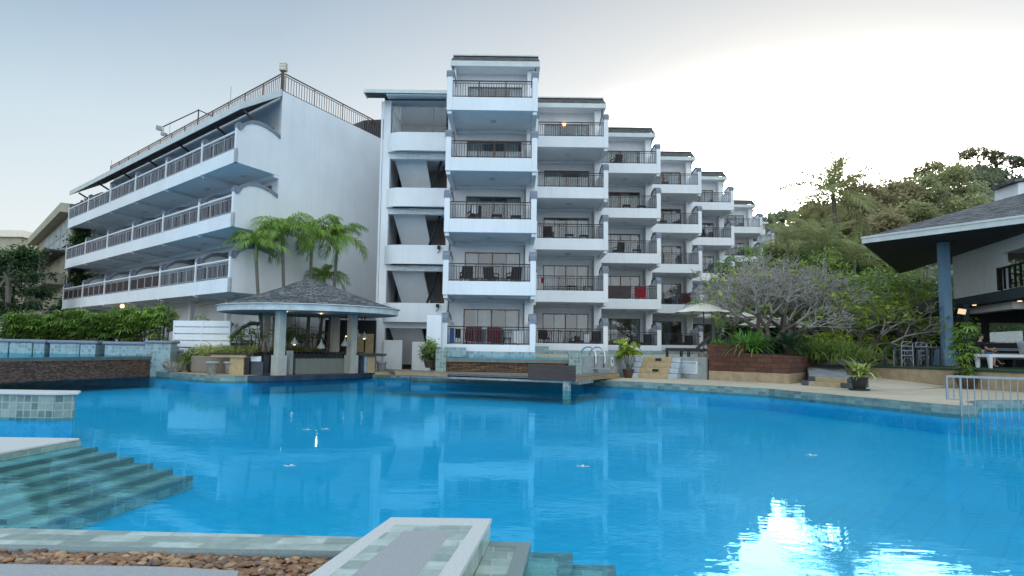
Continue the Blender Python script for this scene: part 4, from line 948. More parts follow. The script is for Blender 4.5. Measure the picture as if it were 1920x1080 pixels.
# near pool edge, pebbles, paving, tiled pier
cp = thing('near_pool_coping', 'pale green slate coping along the near pool edge', 'coping', (-4, 5.1, 0))
MB().prism([(-9, 5.64), (-.98, 5.32), (-1.06, 4.97), (-9, 5.12)], -.3, .045).build('slate_top', M['tilebig'], cp)
tb = MB().tube([(-9, 5.12, .008), (-1.06, 4.97, .008)], .036, 10).build('rounded_nosing', M['stepedge'], cp, smooth=True)
MB().prism([(-9, 5.12), (-1.06, 4.97), (-1.06, 5.04), (-9, 5.19)], -.3, -.02).build('face', M['tilestep'], cp)
struct(MB().prism([(-9, 5.20), (-1.0, 5.05), (-1.6, 2), (-9, 2)], -1.1, -.035), 'pebble_bed', M['mulch'])
struct(MB().prism([(-12, 4.66), (-2.2, 4.56), (-1.72, 4.50), (-1.55, 3.9), (-1.4, -3), (-12, -3)], -.2, .05), 'paving', M['granite'])
struct(MB().prism([(-1.62, 1.2), (.6, 1.2), (.8, -4), (-1.6, -4)], -1.1, .17), 'paving', M['pale'])
pier = thing('tiled_pier', 'pale bordered stone pier with green slate band jutting into the pool', 'pool pier', (-.7, 4, 0))
A_, B_, D_, C_ = V((-.90, 5.36)), V((-.14, 5.36)), V((-1.62, 1.2)), V((-.62, 1.2))
def lerp2(u_, v_): p = A_+(B_-A_)*u_; q = D_+(C_-D_)*u_; return p+(q-p)*v_
def strip(mb, u0, u1, v0, v1, z0, z1): return mb.prism([tuple(lerp2(*c)) for c in ((u0, v1), (u1, v1), (u1, v0), (u0, v0))], z0, z1)
L_ = 4.16
strip(MB(), .0, 1., 0, 1, -1.1, .15).build('base', M['tilestep'], pier)
bd = MB(); strip(bd, -.01, .13, -.004, 1, .151, .182); strip(bd, .87, 1.01, -.004, 1, .151, .182); strip(bd, .13, .87, -.004, .045, .151, .182)
bd.build('pale_border', M['pale'], pier)
gb = MB(); strip(gb, .13, .28, .045, 1, .151, .180); strip(gb, .72, .87, .045, 1, .151, .180); strip(gb, .28, .72, .045, .085, .151, .180)
gb.build('slate_band', M['tilebig'], pier)
strip(MB(), .28, .72, .085, 1, .151, .179).build('granite_centre', M['granite'], pier)
for i, (x0, x1, z) in enumerate(((-.14, .17, .008), (.17, .49, -.062), (.49, .81, -.145))):
    k = MB().prism([(x0-.44, 1.2), (x1-.44, 1.2), (x1, 5.36-.01*i), (x0, 5.36-.01*i)], -1.12, z).build('step', M['tilestep'], pier)
    e = MB().prism([(x1-.44-.1, 1.2), (x1-.44+.002, 1.2), (x1+.002, 5.363-.01*i), (x1-.1, 5.363-.01*i)], z-.06, z+.005)
    e.prism([(x0+.001, 5.25-.01*i), (x1-.101, 5.25-.01*i), (x1-.101, 5.362-.01*i), (x0+.001, 5.362-.01*i)], z-.06, z+.0045)
    e.build('nosing', M['stepedge'], pier)
# pebbles
vv = []; ff = []; mats = [(.30, .14, .065), (.20, .09, .05), (.40, .22, .11), (.11, .07, .05), (.46, .31, .18), (.25, .12, .06), (.07, .07, .075)]
m, nt, b = _nt('river_pebbles'); a_ = N(nt, 'ShaderNodeAttribute', attribute_name='tint')
col = ramp(nt, a_.outputs['Fac'], [(i/6, c) for i, c in enumerate(mats)]); 
f_ = ramp(nt, noise(nt, coord(nt, 'Object'), 18, 5, .7), [(.3, .7), (.7, 1.25)]); L(nt, mixc(nt, 1., col, f_, 'MULTIPLY'), b.inputs['Base Color']); b.inputs['Roughness'].default_value = .45
tint = []; base = MB().ball((0, 0, 0), 1, 10, 7); bvv = np.array(base.v); bff = base.f
quads = [f for f in bff]
for i in range(5200):
    x = rnd.uniform(-6.2, -1.05); y = rnd.uniform(4.25 if x > -2.3 else 4.45, 5.06-.02*x)
    if x > -1.05-(5.36-y)*.17-.06: continue
    sx_ = rnd.uniform(.02, .044); sy_ = sx_*rnd.uniform(.55, .8); sz_ = sx_*rnd.uniform(.3, .48)
    a = rnd.uniform(0, PI); t = rnd.uniform(-.3, .3)
    P = bvv*np.array([sx_, sy_, sz_]); P = P*(1+.12*np.sin(3*P[:, [1]]/sx_+i))
    ca, sa = math.cos(a), math.sin(a); ct_, st_ = math.cos(t), math.sin(t)
    Pz = P[:, 2]*ct_+P[:, 0]*st_; Px = P[:, 0]*ct_-P[:, 2]*st_
    Q = np.stack([Px*ca-P[:, 1]*sa+x, Px*sa+P[:, 1]*ca+y, Pz+rnd.uniform(-.03, .012)], 1)
    o_ = len(vv)*len(bvv); vv.append(Q); ff += [[o_+k for k in f] for f in quads]; tint += [rnd.random()]*len(quads)
tag(np_mesh('river_pebbles', np.concatenate(vv), ff, m, None, tint, (-3.5, 4.7, -.1), True), 'red brown river pebbles in the strip along the near coping', 'pebbles', kind='stuff')
bpy.data.objects['river_pebbles'].data.polygons.foreach_set('use_smooth', [True]*len(bpy.data.objects['river_pebbles'].data.polygons))
# petals on the water
pt = None
for i, (x, y) in enumerate(((543, 874), (1093, 875), (1522, 854), (575, 806), (610, 805))):
    p = at(x, y, z=.006)
    mb = MB()
    for k in range(4):
        a = k*1.5; mb.poly([(p.x, p.y, .006), (p.x+.06*math.cos(a-.4), p.y+.06*math.sin(a-.4), .012), (p.x+.09*math.cos(a), p.y+.09*math.sin(a), .016), (p.x+.06*math.cos(a+.4), p.y+.06*math.sin(a+.4), .012)])
    tag(mb.build('floating_petal', M['petal'], uv=False), ['white petal floating in the pool left of centre, nearest the steps', 'white petal floating near the middle of the pool', 'white petal floating in the right half of the pool', 'white petal floating on the pool in front of the bar, left one of two', 'white petal floating on the pool in front of the bar, right one of two'][i], 'petal', 'petals floating on the pool')
# ------------------------------------------------------------------ vegetation generators
def cards(cent, size, rs, droop=.3, wr=.45):
    cent = np.asarray(cent); n = len(cent)
    d = rs.normal(size=(n, 3)); d[:, 2] = d[:, 2]*.5-droop; d /= np.linalg.norm(d, axis=1)[:, None]
    q = rs.normal(size=(n, 3)); q[:, 2] += 1.2; s = np.cross(d, q); s /= np.linalg.norm(s, axis=1)[:, None]+1e-9
    l = size*rs.uniform(.65, 1.35, (n, 1)); wv = s*l*wr*.5
    v = np.stack([cent, cent+d*l*.45+wv, cent+d*l, cent+d*l*.45-wv], 1).reshape(-1, 3)
    return v, np.arange(4*n).reshape(n, 4)
def crown(blobs, ncl, m, rc, size, rs, shell=.55, droop=.3, wr=.45, flat=.7):
    """leaf clumps spread through the volume of several ellipsoids"""
    C_ = []; T = []; vol = np.array([b[3]*b[4]*b[5] for b in blobs])**.75; vol /= vol.sum()
    zlo = min(b[2]-b[5] for b in blobs); zhi = max(b[2]+b[5] for b in blobs)
    for bi, b in enumerate(blobs):
        k = max(3, int(ncl*vol[bi])); d = rs.normal(size=(k, 3)); d /= np.linalg.norm(d, axis=1)[:, None]
        r = rs.uniform(shell, 1.05, (k, 1)); c = np.array(b[:3])+d*r*np.array(b[3:6])
        for cc, dd in zip(c, d):
            mm = int(m*rs.uniform(.5, 1.4)); sc1 = rc*rs.uniform(.6, 1.3)
            p = rs.normal(size=(mm, 3))*np.array([sc1, sc1, sc1*flat])*.55; C_.append(cc+p)
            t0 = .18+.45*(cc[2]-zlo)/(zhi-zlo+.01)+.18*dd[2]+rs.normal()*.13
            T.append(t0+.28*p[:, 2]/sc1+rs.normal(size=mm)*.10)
    C_ = np.concatenate(C_); T = np.clip(np.concatenate(T), 0, 1)
    v, f = cards(C_, size, rs, droop, wr); return v, f, T
def limb_tubes(mb, base, targets, r0, rs, fork=.45):
    base = V(base)
    for tg in targets:
        tg = V(tg); mid = base.lerp(tg, fork)+V((rs.normal()*.15, rs.normal()*.15, abs(rs.normal())*.2)); L0 = (tg-base).length
        mb.tube([base, base.lerp(mid, .5)+V((rs.normal()*.04*L0, rs.normal()*.04*L0, 0)), mid, tg], [r0, r0*.8, r0*.55, r0*.15], 6, False)
def tree(label, loc, h, blobs, mat, ncl=70, m=45, rc=.7, size=.3, tr=.16, seed=1, group=None, cat='tree', name='tree', tmat='trunk', shell=.5, droop=.3, split=.4, wr=.45):
    rs = np.random.RandomState(seed); x, y, z = loc
    k = thing(name, label, cat, loc, group)
    mb = MB(); fz = z+h*split
    lean = rs.normal(size=2)*.03*h
    mb.tube([(x, y, z-.1), (x+lean[0]*.3, y+lean[1]*.3, z+h*split*.5), (x+lean[0], y+lean[1], fz)], [tr*1.25, tr*.95, tr*.8], 8, False)
    B = [(x+b[0], y+b[1], z+b[2], b[3], b[4], b[5]) for b in blobs]
    tg = []
    for b in B:
        for _ in range(3): d = rs.normal(size=3); d /= np.linalg.norm(d); tg.append((b[0]+d[0]*b[3]*.7, b[1]+d[1]*b[4]*.7, b[2]+abs(d[2])*b[5]*.5))
    limb_tubes(mb, (x+lean[0], y+lean[1], fz-.05), tg, tr*.6, rs); mb.build('trunk', M[tmat], k, smooth=True, uv=False)
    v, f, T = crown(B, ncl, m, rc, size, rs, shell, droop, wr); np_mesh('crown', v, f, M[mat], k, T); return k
def shrub(label, loc, blobs, mat, ncl=40, m=40, rc=.25, size=.14, seed=1, group=None, name='shrub', droop=.3, wr=.4):
    rs = np.random.RandomState(seed); x, y, z = loc; k = thing(name, label, 'shrub', loc, group)
    B = [(x+b[0], y+b[1], z+b[2], b[3], b[4], b[5]) for b in blobs]; mb = MB()
    limb_tubes(mb, (x, y, z-.05), [(b[0]+rs.normal()*b[3]*.4, b[1]+rs.normal()*b[4]*.4, b[2]+b[5]*.3) for b in B for _ in range(3)], .03, rs); mb.build('stems', M['trunk'], k, uv=False)
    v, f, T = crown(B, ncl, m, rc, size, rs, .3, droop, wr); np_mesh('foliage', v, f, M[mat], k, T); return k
def frond_mesh(st, az, el, ln, bend, nl, ll, rs, drp=.5, vshape=.25, k=14, fwd=.55, wl=.05, curl=0.):
    """one feather leaf: rachis plus drooping leaflets"""
    p = np.array(st, float); pts = [p.copy()]; dirs = []
    for i in range(k):
        e = el-bend*(i/k)**1.2; a = az+curl*(i/k)
        d = np.array([math.cos(e)*math.cos(a), math.cos(e)*math.sin(a), math.sin(e)]); dirs.append(d); p = p+d*ln/k; pts.append(p.copy())
    dirs.append(dirs[-1]); v = []; f = []; T = []
    for i in range(k):
        d = dirs[i]; s = np.cross(d, (0, 0, 1)); s /= np.linalg.norm(s)+1e-9; wdt = .028*ln/2*(1-i/k)+.004
        w2 = .028*ln/2*(1-(i+1)/k)+.004; b = len(v); v += [pts[i]-s*wdt, pts[i]+s*wdt, pts[i+1]+s*w2, pts[i+1]-s*w2]; f.append((b, b+1, b+2, b+3)); T.append(.75)
    for j in range(nl):
        u = .10+.9*j/(nl-1); x = u*k; i = min(int(x), k-1); fr_ = x-i; q = pts[i]+(pts[i+1]-pts[i])*fr_; d = dirs[i]
        s = np.cross(d, (0, 0, 1)); s /= np.linalg.norm(s)+1e-9; up = np.cross(s, d)
        l = ll*(math.sin(PI*min(1, u*.82+.16))**.6)*rs.uniform(.85, 1.1)
        for sg in (-1, 1):
            dd = s*sg+d*(fwd+.5*u)+up*(vshape+rs.normal()*.18); dd /= np.linalg.norm(dd)
            m1 = q+dd*l*.5; m1[2] -= .05*l*drp; tip = q+dd*l*.95; tip[2] -= l*drp*rs.uniform(.5, 1.)
            n_ = np.cross(dd, up+rs.normal(size=3)*.25); n_ = n_/(np.linalg.norm(n_)+1e-9)*wl*l*.5*1.2
            b = len(v); v += [q-n_*.5, q+n_*.5, m1+n_, m1-n_]; f.append((b, b+1, b+2, b+3)); t = np.clip(.45+.3*up[2]+rs.normal()*.16-.25*(1-u)*0, 0, 1); T.append(t)
            v += [tip+n_*.15, tip-n_*.15]; f.append((b+3, b+2, b+4, b+5)); T.append(min(1, t+.08))
    return np.array(v), np.array(f), T
def palm(label, base, top, r, nf, ln, mat, seed, name='palm_tree', group=None, ll=.5, nl=34, bend=(1.3, 2.0), el=(.2, 1.35), shaft=.7, drp=.55, yellow=0, trunkmat='palmtrunk', bow=.1, wl=.05):
    rs = np.random.RandomState(seed); b = V(base); t = V(top); k = thing(name, label, 'palm tree', base, group)
    mid = b.lerp(t, .5)+V((bow, bow*.3, 0)); t1 = t-(t-mid).normalized()*shaft*.0
    MB().tube([b-V((0, 0, .05)), b.lerp(mid, .1), b.lerp(mid, .55), mid, mid.lerp(t, .6), t], [r*1.5, r*1.15, r, r*.9, r*.85, r*.85], 10, False).build('trunk', M[trunkmat], k, smooth=True, uv=False)
    if shaft: MB().tube([t-V((0, 0, .1)), t+V((0, 0, shaft*.3)), t+V((0, 0, shaft))], [r*.95, r*1.1, r*.5], 10, False).build('crownshaft', M['crownshaft'], k, smooth=True, uv=False)
    c = t+V((0, 0, shaft*.8))
    for i in range(nf):
        az = i*2.399+rs.normal()*.15; e = el[0]+(el[1]-el[0])*((i+.5)/nf)+rs.normal()*.08; l = ln*rs.uniform(.85, 1.1)*(1-.12*(i/nf))
        v, f, T = frond_mesh(c+V((0, 0, .04*i/nf)), az, e, l, bend[0]+(bend[1]-bend[0])*rs.rand(), nl, ll, rs, drp, wl=wl, curl=rs.normal()*.25)
        T = np.array(T); T = np.clip(T+.25*(i/nf)-.15, 0, 1)
        if yellow and i < yellow: T = np.ones_like(T)
        np_mesh('frond', v, f, M[mat], k, T)
    return k
def blades(loc, n, ln, wd, mat, seed, spread=.15, el=(.5, 1.5), bend=(.8, 2.0), k=5, area=None):
    rs = np.random.RandomState(seed); v = []; f = []; T = []
    for i in range(n):
        if area is not None: p = np.array(area(rs), float)
        else: p = np.array(loc, float)+np.array([rs.normal()*spread, rs.normal()*spread, 0])
        a = rs.uniform(0, 2*PI); e = rs.uniform(*el); bd = rs.uniform(*bend); l = ln*rs.uniform(.6, 1.15); tt = np.clip(rs.normal(.55, .22), 0, 1)
        s = np.array([-math.sin(a), math.cos(a), 0]); w0 = wd*rs.uniform(.7, 1.2)
        prev = None
        for j in range(k+1):
            u = j/k; wj = w0*(.6+.9*u if u < .35 else 1.0*(1-(u-.35)/.65)**.8+.03)*.5
            b = len(v); v += [p-s*wj, p+s*wj]
            if prev is not None: f.append((prev, prev+1, b+1, b)); T.append(np.clip(tt-.3+.45*u, 0, 1))
            prev = b; ee = e-bd*u; p = p+np.array([math.cos(ee)*math.cos(a), math.cos(ee)*math.sin(a), math.sin(ee)])*l/k
    return np.array(v), np.array(f), T
def fan_leaves(pts, size, rs, nl=8):
    v = []; f = []; T = []
    for p, a, e, tt in pts:
        d = np.array([math.cos(e)*math.cos(a), math.cos(e)*math.sin(a), math.sin(e)]); s = np.array([-math.sin(a), math.cos(a), 0]); n_ = np.cross(s, d)
        sz = size*rs.uniform(.75, 1.2)
        for j in range(nl):
            t = -1.75+3.5*j/(nl-1)+rs.normal()*.08; dd = d*math.cos(t)+s*math.sin(t)+n_*rs.normal()*.12; dd /= np.linalg.norm(dd); l = sz*(1-.22*abs(t)/1.75)
            wv = np.cross(dd, n_); wv = wv/np.linalg.norm(wv)*sz*.085; m1 = p+dd*l*.55; tip = p+dd*l; tip[2] -= l*rs.uniform(.15, .4)
            b = len(v); v += [p-wv*.2, p+wv*.2, m1+wv, m1-wv, tip+wv*.2, tip-wv*.2]; f += [(b, b+1, b+2, b+3), (b+3, b+2, b+4, b+5)]
            q = np.clip(tt+rs.normal()*.12, 0, 1); T += [q, min(1, q+.08)]
    return np.array(v), np.array(f), T
def rhapis(label, loc, h, rad, nst, nfan, size, seed, mat='L_hedge', group=None, name='lady_palm', z0=.1, bias=0.):
    rs = np.random.RandomState(seed); x, y, z = loc; k = thing(name, label, 'shrub', loc, group); mb = MB(); pts = []
    for i in range(nst):
        a = rs.uniform(0, 2*PI); rr = rad*math.sqrt(rs.rand())*.75; bx, by = x+rr*math.cos(a), y+rr*math.sin(a); hh = h*rs.uniform(.55, .95); ln = rs.normal(size=2)*.08*h
        mb.tube([(bx, by, z-.02), (bx+ln[0]*.4, by+ln[1]*.4, z+hh*.5), (bx+ln[0], by+ln[1], z+hh)], [.018, .016, .012], 5, False)
        for j in range(nfan):
            u = z0+(1-z0)*math.sqrt((j+rs.rand())/nfan); aa = rs.uniform(0, 2*PI); st = .22*size/.35
            p = np.array([bx+ln[0]*u+math.cos(aa)*st, by+ln[1]*u+math.sin(aa)*st, z+hh*u+.08]); pts.append((p, aa, rs.uniform(-.5, .6), np.clip(.12+.6*u*hh/h+rs.normal()*.15+bias, 0, 1)))
    mb.build('canes', M['cane'], k, uv=False)
    v, f, T = fan_leaves(pts, size, rs); np_mesh('foliage', v, f, M[mat], k, T); return k

# ---- left hedge of lady palms along the raised pool
lbl = ['lady palm hedge plant at the far left next to the vine covered trunk', 'second lady palm hedge plant from the left, dense dark green', 'third lady palm hedge plant from the left', 'fourth lady palm hedge plant from the left, with a bare cane showing', 'fifth lady palm hedge plant from the left, around the middle of the hedge', 'sixth lady palm hedge plant, below the lit ceiling lamp', 'seventh lady palm hedge plant, left of the tall bright one', 'eighth lady palm hedge plant, tall and bright yellow green', 'ninth lady palm hedge plant, thin with white wall showing behind', 'tall lady palm hedge plant just left of the white slat fence']
for i in range(10):
    x0 = 42+i*29.5; p = at(x0, 610, Y=34.6-.13*i); hh = [1.75, 1.6, 1.6, 1.85, 1.75, 1.75, 1.8, 2.1, 1.9, 2.15][i]
    rhapis(lbl[i], (p.x, p.y, 1.26), hh, .62 if i < 8 else .48, [34, 30, 30, 30, 28, 28, 28, 28, 16, 16][i], 9 if i < 8 else 6, .40, 100+i, group='lady palm hedge plants behind the raised pool', z0=.02 if i < 8 else .35, bias=[-.05, -.12, .0, -.05, .0, -.05, -.1, .14, .02, .08][i])
p = at(300, 628, Y=33.2); rhapis('small bright lady palm at the foot of the slat fence, left side', (p.x, p.y, 1.2), .75, .25, 6, 5, .36, 131, bias=.2)
p = at(372, 600, Y=32.6); rhapis('lady palm sprouting above the white slat fence, right half', (p.x, p.y, 1.2), 1.75, .22, 4, 3, .36, 132, z0=.8, bias=.15)
for i, (px, Y, h, ns, lb, zb) in enumerate(((447, 30.9, 1.5, 5, 'thin lady palm against the white wall right of the slat fence', .9), (483, 31.2, 1.75, 6, 'taller lady palm left of the rear bar column', .9), (468, 31.4, 1.2, 3, 'small lady palm between the two thin ones beside the slat fence', .9), (540, 33.4, 1.6, 5, 'lady palm behind the bar just right of the front column', .9), (557, 33.8, 1.7, 6, 'broad lady palm behind the bar under the black pendant lamp', .9), (586, 34.6, 1.6, 5, 'lady palm behind the bar between the two grey trunks', .9), (618, 35.4, 1.3, 4, 'low lady palm behind the bar near the rear right column', .9))):
    p = at(px, 640, Y=Y); rhapis(lb, (p.x, p.y, zb), h, .30, ns, 4, .32, 140+i, group='lady palms behind the pool bar', z0=.5, bias=.15)
# spider plants in the round planter and raised bed, pot plants on the left
k = None
sid = 0
spots = [(-12.5+1.15*math.cos(a)*r, 30.0+1.15*math.sin(a)*r) for a, r in [(i*.9, .95) for i in range(7)]+[(i*1.6, .45) for i in range(4)]]
r_ = np.random.RandomState(3)
v, f, T = blades(None, 620, .95, .055, 0, 5, el=(.5, 1.4), bend=(1.2, 2.2), area=lambda rs: (lambda q: (q[0]+rs.normal()*.12, q[1]+rs.normal()*.12, .92))(spots[rs.randint(len(spots))]))
tag(np_mesh('spider_plants', v, f, M['L_spider'], None, T, (-12.5, 30.0, .9)), 'pale striped spider plants filling the round tan planter', 'plants', kind='stuff')
def bed(rs):
    t = rs.uniform(0, 1); s_ = rs.uniform(-.3, .25); return (-11.9+3.6*t+s_*.8-.15, 31.0+5.2*t-s_*.6+.1, .93)
v, f, T = blades(None, 1100, .9, .055, 0, 6, el=(.5, 1.4), bend=(1.2, 2.2), area=bed)
tag(np_mesh('spider_plants', v, f, M['L_spider'], None, T, (-10, 33.5, .9)), 'pale striped spider plants along the raised bed behind the bar', 'plants', kind='stuff')
def pot(label, loc, r, h, mat, cat='pot plant', rim=.03):
    k = thing('potted_plant', label, cat, loc)
    MB().lathe([(r*.68, 0), (r*.9, h*.5), (r, h*.9), (r+rim, h*.92), (r+rim, h), (r-.02, h), (r-.05, h-.05)], loc, 20).build('pot', M[mat], k, smooth=False, uv=False)
    MB().lathe([(r-.04, 0), (.01, .02)], (loc[0], loc[1], loc[2]+h-.06), 14).build('soil', M['mulch'], k, uv=False); return k
p = at(354, 698, z=.21)
k = pot('drooping green fern in a brown glazed pot beside the capped mosaic pillar', (p.x+.1, p.y+.3, .21), .4, .48, 'brownpot')
v, f, T = blades((p.x+.1, p.y+.3, .66), 420, .95, .05, 0, 9, .2, (.3, 1.5), (1.2, 2.4)); np_mesh('foliage', v, f, M['L_bush'], k, T)
p = at(805, 690, Y=31.0)
k = pot('round bushy green shrub in a brown pot at the foot of the stair tower', (p.x, p.y, .5), .26, .34, 'brownpot')
v, f, T = crown([(p.x, p.y, 1.28, .42, .4, .48)], 60, 40, .2, .11, np.random.RandomState(4), .3); np_mesh('foliage', v, f, M['L_bush'], k, T)
MB().tube([(p.x, p.y, .8), (p.x, p.y, 1.2)], .03, 6).build('stem', M['trunk'], k, uv=False)
# broad leaved plant in a brown pot by the concrete wall
k = pot('broad leaved plant on thin stems in a brown pot left of the sand steps', (5.15, 30.15, .21), .25, .38, 'brownpot')
rs = np.random.RandomState(8); mb = MB(); pts = []
for i in range(7):
    a = rs.uniform(0, 2*PI); tx, ty = 5.15+rs.normal()*.26, 30.15+rs.normal()*.22; tz = .21+1.0+.55*rs.rand()
    mb.tube([(5.15+.04*math.cos(a), 30.15+.04*math.sin(a), .5), (5.15+(tx-5.15)*.4, 30.15+(ty-30.15)*.4, .95), (tx, ty, tz)], [.014, .012, .008], 5, False); pts += [(tx+rs.normal()*.08, ty+rs.normal()*.08, tz+rs.normal()*.1) for _ in range(16)]
mb.build('stems', M['cane'], k, uv=False); v, f = cards(pts, .34, rs, .1, .55); np_mesh('foliage', v, f, M['L_lime'], k, rs.uniform(.1, .9, len(f)))
# dracaena in a black pot on the deck
p = at(1617, 732, z=.22)
k = pot('arching yellow green dracaena in a black plastic pot on the poolside deck', (p.x, p.y+.2, .22), .27, .42, 'blackpot')
v, f, T = blades((p.x, p.y+.2, .72), 60, .82, .11, 0, 12, .1, (.2, 1.4), (.8, 1.7)); np_mesh('foliage', v, f, M['L_bush'], k, np.clip(np.array(T)+.1, 0, 1))
v, f, T = blades((p.x+.05, p.y+.1, .78), 26, .75, .10, 0, 13, .1, (.2, 1.3), (.9, 1.8)); np_mesh('variegated_leaves', v, f, M['L_spider'], k, T)
MB().lathe([(.31, 0), (.33, .03), (.33, .05)], (p.x, p.y+.2, .215), 16).build('saucer', M['blackpot'], k, uv=False)
# lady palm pot in front of the restaurant
p = at(1812, 727, z=.25)
k = pot('tall tiered lady palm in a brown pot below the blue column', (p.x, p.y, .25), .36, .42, 'brownpot')
rs = np.random.RandomState(15); mb = MB(); pts = []
for i in range(11):
    a = rs.uniform(0, 2*PI); bx, by = p.x-.1+.14*math.cos(a), p.y+.14*math.sin(a); hh = rs.uniform(1.0, 2.05); ln = rs.normal(size=2)*.09
    mb.tube([(bx, by, .6), (bx+ln[0], by+ln[1], .45+hh)], .014, 5, False)
    for j in range(7):
        z_ = .45+hh-(.0 if j < 4 else .75)+rs.normal()*.16; aa = rs.uniform(0, 2*PI); pts.append((np.array([bx+ln[0]+math.cos(aa)*.2, by+ln[1]+math.sin(aa)*.2, max(.75, z_)]), aa, rs.uniform(-.6, .6), np.clip(rs.normal(.55, .22), 0, 1)))
mb.build('canes', M['cane'], k, uv=False); v, f, T = fan_leaves(pts, .34, rs); np_mesh('foliage', v, f, M['L_hedge'], k, T)
# ---- palms in front of the blank gable wall
for i, (bx, by_, tx, ty, Y, nf, ln, lb, yl, ll) in enumerate(((500, 655, 480, 484, 31.3, 15, 1.9, 'leftmost palm before the white end wall, leaning left with one yellow frond', 1, .62), (530, 655, 530, 464, 32.2, 16, 2.05, 'second palm from the left, straight dark trunk, before the white end wall', 0, .66), (574, 655, 584, 464, 33.6, 16, 2.1, 'third palm from the left before the white end wall', 0, .66), (612, 655, 632, 470, 34.4, 17, 2.2, 'rightmost tall palm before the white end wall with spreading dark fronds', 1, .68), (594, 655, 607, 545, 35.6, 13, 1.7, 'short young palm showing just above the pool bar roof', 0, .55))):
    b = at(bx, 655, Y=Y); t = at(tx, ty, Y=Y)
    palm(lb, (b.x, b.y, .9), (t.x, t.y, t.z), .085 if i < 4 else .08, nf-1, ln*1.0, 'L_palm', 200+i, group='palms before the white end wall', ll=ll*.85, nl=44, bend=(1.5, 2.3), el=(.1, 1.45), shaft=.75, drp=.75, yellow=yl, bow=-.1 if i == 0 else .06, wl=.06)
# ---- bare frangipani trees
def frangipani(label, base, seed, limbs, ln0, r0, depth, leaves=0, squash=.75, decay=.80, fork3=.35):
    rs = np.random.RandomState(seed); k = thing('frangipani_tree', label, 'tree', base, 'frangipani trees beside the loungers'); tk = MB(); br = MB(); tips = []
    def grow(p, d, l, r, g):
        bend = V((rs.normal()*.12, rs.normal()*.12, .10)); q = p+d*l*.5+bend*l*.18; e = p+(d+bend*.4).normalized()*l
        (tk if g < 2 else br).tube([p, q, e], [r, r*.88, r*.74], 7 if g < 2 else 5, g == depth)
        if g >= depth: tips.append((e, d)); return
        n = 3 if rs.rand() < fork3 else 2; a0 = rs.uniform(0, 2*PI); s = d.cross(V((0, 0, 1))); s = s.normalized() if s.length > .05 else V((1, 0, 0)); u = s.cross(d)
        for i in range(n):
            a = a0+2*PI*i/n+rs.normal()*.25; sp = rs.uniform(.45, .85); nd = d*math.cos(sp)+(s*math.cos(a)+u*math.sin(a))*math.sin(sp)
            nd.z = nd.z*squash+.16; nd.normalize(); grow(e, nd, l*decay*rs.uniform(.8, 1.15), max(.012, r*.70), g+1)
    b = V(base); tk.tube([b-V((0, 0, .1)), b+V((0, 0, .35))], [r0*1.3, r0], 8, False)
    for lx, ly, lz in limbs: grow(b+V((0, 0, .3)), V((lx, ly, lz)).normalized(), ln0*rs.uniform(.9, 1.1), r0*.8, 0)
    tk.build('trunk', M['frangdark'], k, smooth=True, uv=False); br.build('branches', M['frang'], k, smooth=True, uv=False)
    pts = []
    for e, d in tips:
        if rs.rand() < leaves:
            for _ in range(6): pts.append(tuple(e+V(tuple(rs.normal(size=3)*.07))))
    if pts: v, f = cards(pts, .30, rs, .1, .36); np_mesh('leaves', v, f, M['L_frang'], k, rs.uniform(0, 1, len(f)))
    return k
fb = at(1452, 640, Y=31.4); frangipani('wide bare grey frangipani tree nearest the cream parasol', (fb.x-.2, fb.y, 1.3), 3, [(-.55, -.2, .85), (.6, -.3, .8), (-.1, .4, 1.), (.9, .2, .55)], 1.08, .17, 8, .02, .82, .81, .32)
fb = at(1487, 640, Y=33.5); frangipani('bare frangipani tree with thick dark limbs in the middle of the group', (fb.x, fb.y, 1.3), 5, [(.7, -.2, .7), (-.5, -.1, .9), (.2, .3, 1.)], 1.12, .17, 8, .05, .84, .81, .30)
fb = at(1612, 650, Y=33.0); frangipani('right frangipani tree with tufts of yellow green leaves above the path', (fb.x, fb.y, 1.0), 9, [(.85, -.1, .55), (-.7, -.2, .65), (.2, .4, .9)], .95, .15, 7, .42, .72, .82, .25)
fb = at(1650, 650, Y=39.0); frangipani('leafier frangipani tree furthest back behind the stacked furniture', (fb.x, fb.y, 1.0), 14, [(.85, -.1, .6), (-.6, -.2, .8)], 1.1, .15, 7, .6, .75, .82, .25)
# ---- planter planting
def plant(name, label, loc, fn, cat='plant'):
    k = thing(name, label, cat, loc); v, f, T, mt = fn(loc); np_mesh('leaves', v, f, M[mt], k, T); return k
p = at(1404, 650, Y=28.6); plant('spider_lily', 'bright green spider lily clump spilling over the front of the laterite planter', (p.x, p.y, 1.42), lambda l: (*blades(l, 260, 1.35, .085, 0, 21, .2, (.5, 1.5), (.9, 2.1)), 'L_lily'))
p = at(1352, 650, Y=30.4); plant('spider_lily', 'short pale grass tuft on the raised block of the laterite planter', (p.x, p.y, 1.62), lambda l: (*blades(l, 120, .5, .05, 0, 22, .25, (.6, 1.5), (.6, 1.8)), 'L_lily'))
p = at(1478, 660, Y=28.8); k = thing('cycad', 'dark green cycad with stiff feathery fronds in the laterite planter', 'plant', (p.x, p.y, 1.35)); rs = np.random.RandomState(31)
MB().lathe([(.14, -.1), (.17, .1), (.1, .3)], (p.x, p.y, 1.4), 10).build('trunk', M['mulch'], k, uv=False)
for i in range(26):
    v, f, T = frond_mesh((p.x, p.y, 1.62), i*2.399, .05+1.2*(i/26), 1.15, 1.0, 34, .24, rs, .1, .35, 10, .7, .09); np_mesh('frond', v, f, M['L_cycad'], k, T)
p = at(1440, 655, Y=29.3); shrub('low dark foliage between the spider lily and the cycad', (p.x, p.y, 1.35), [(0, 0, .3, .8, .5, .35)], 'L_vine', 40, 40, .2, .14, 35)
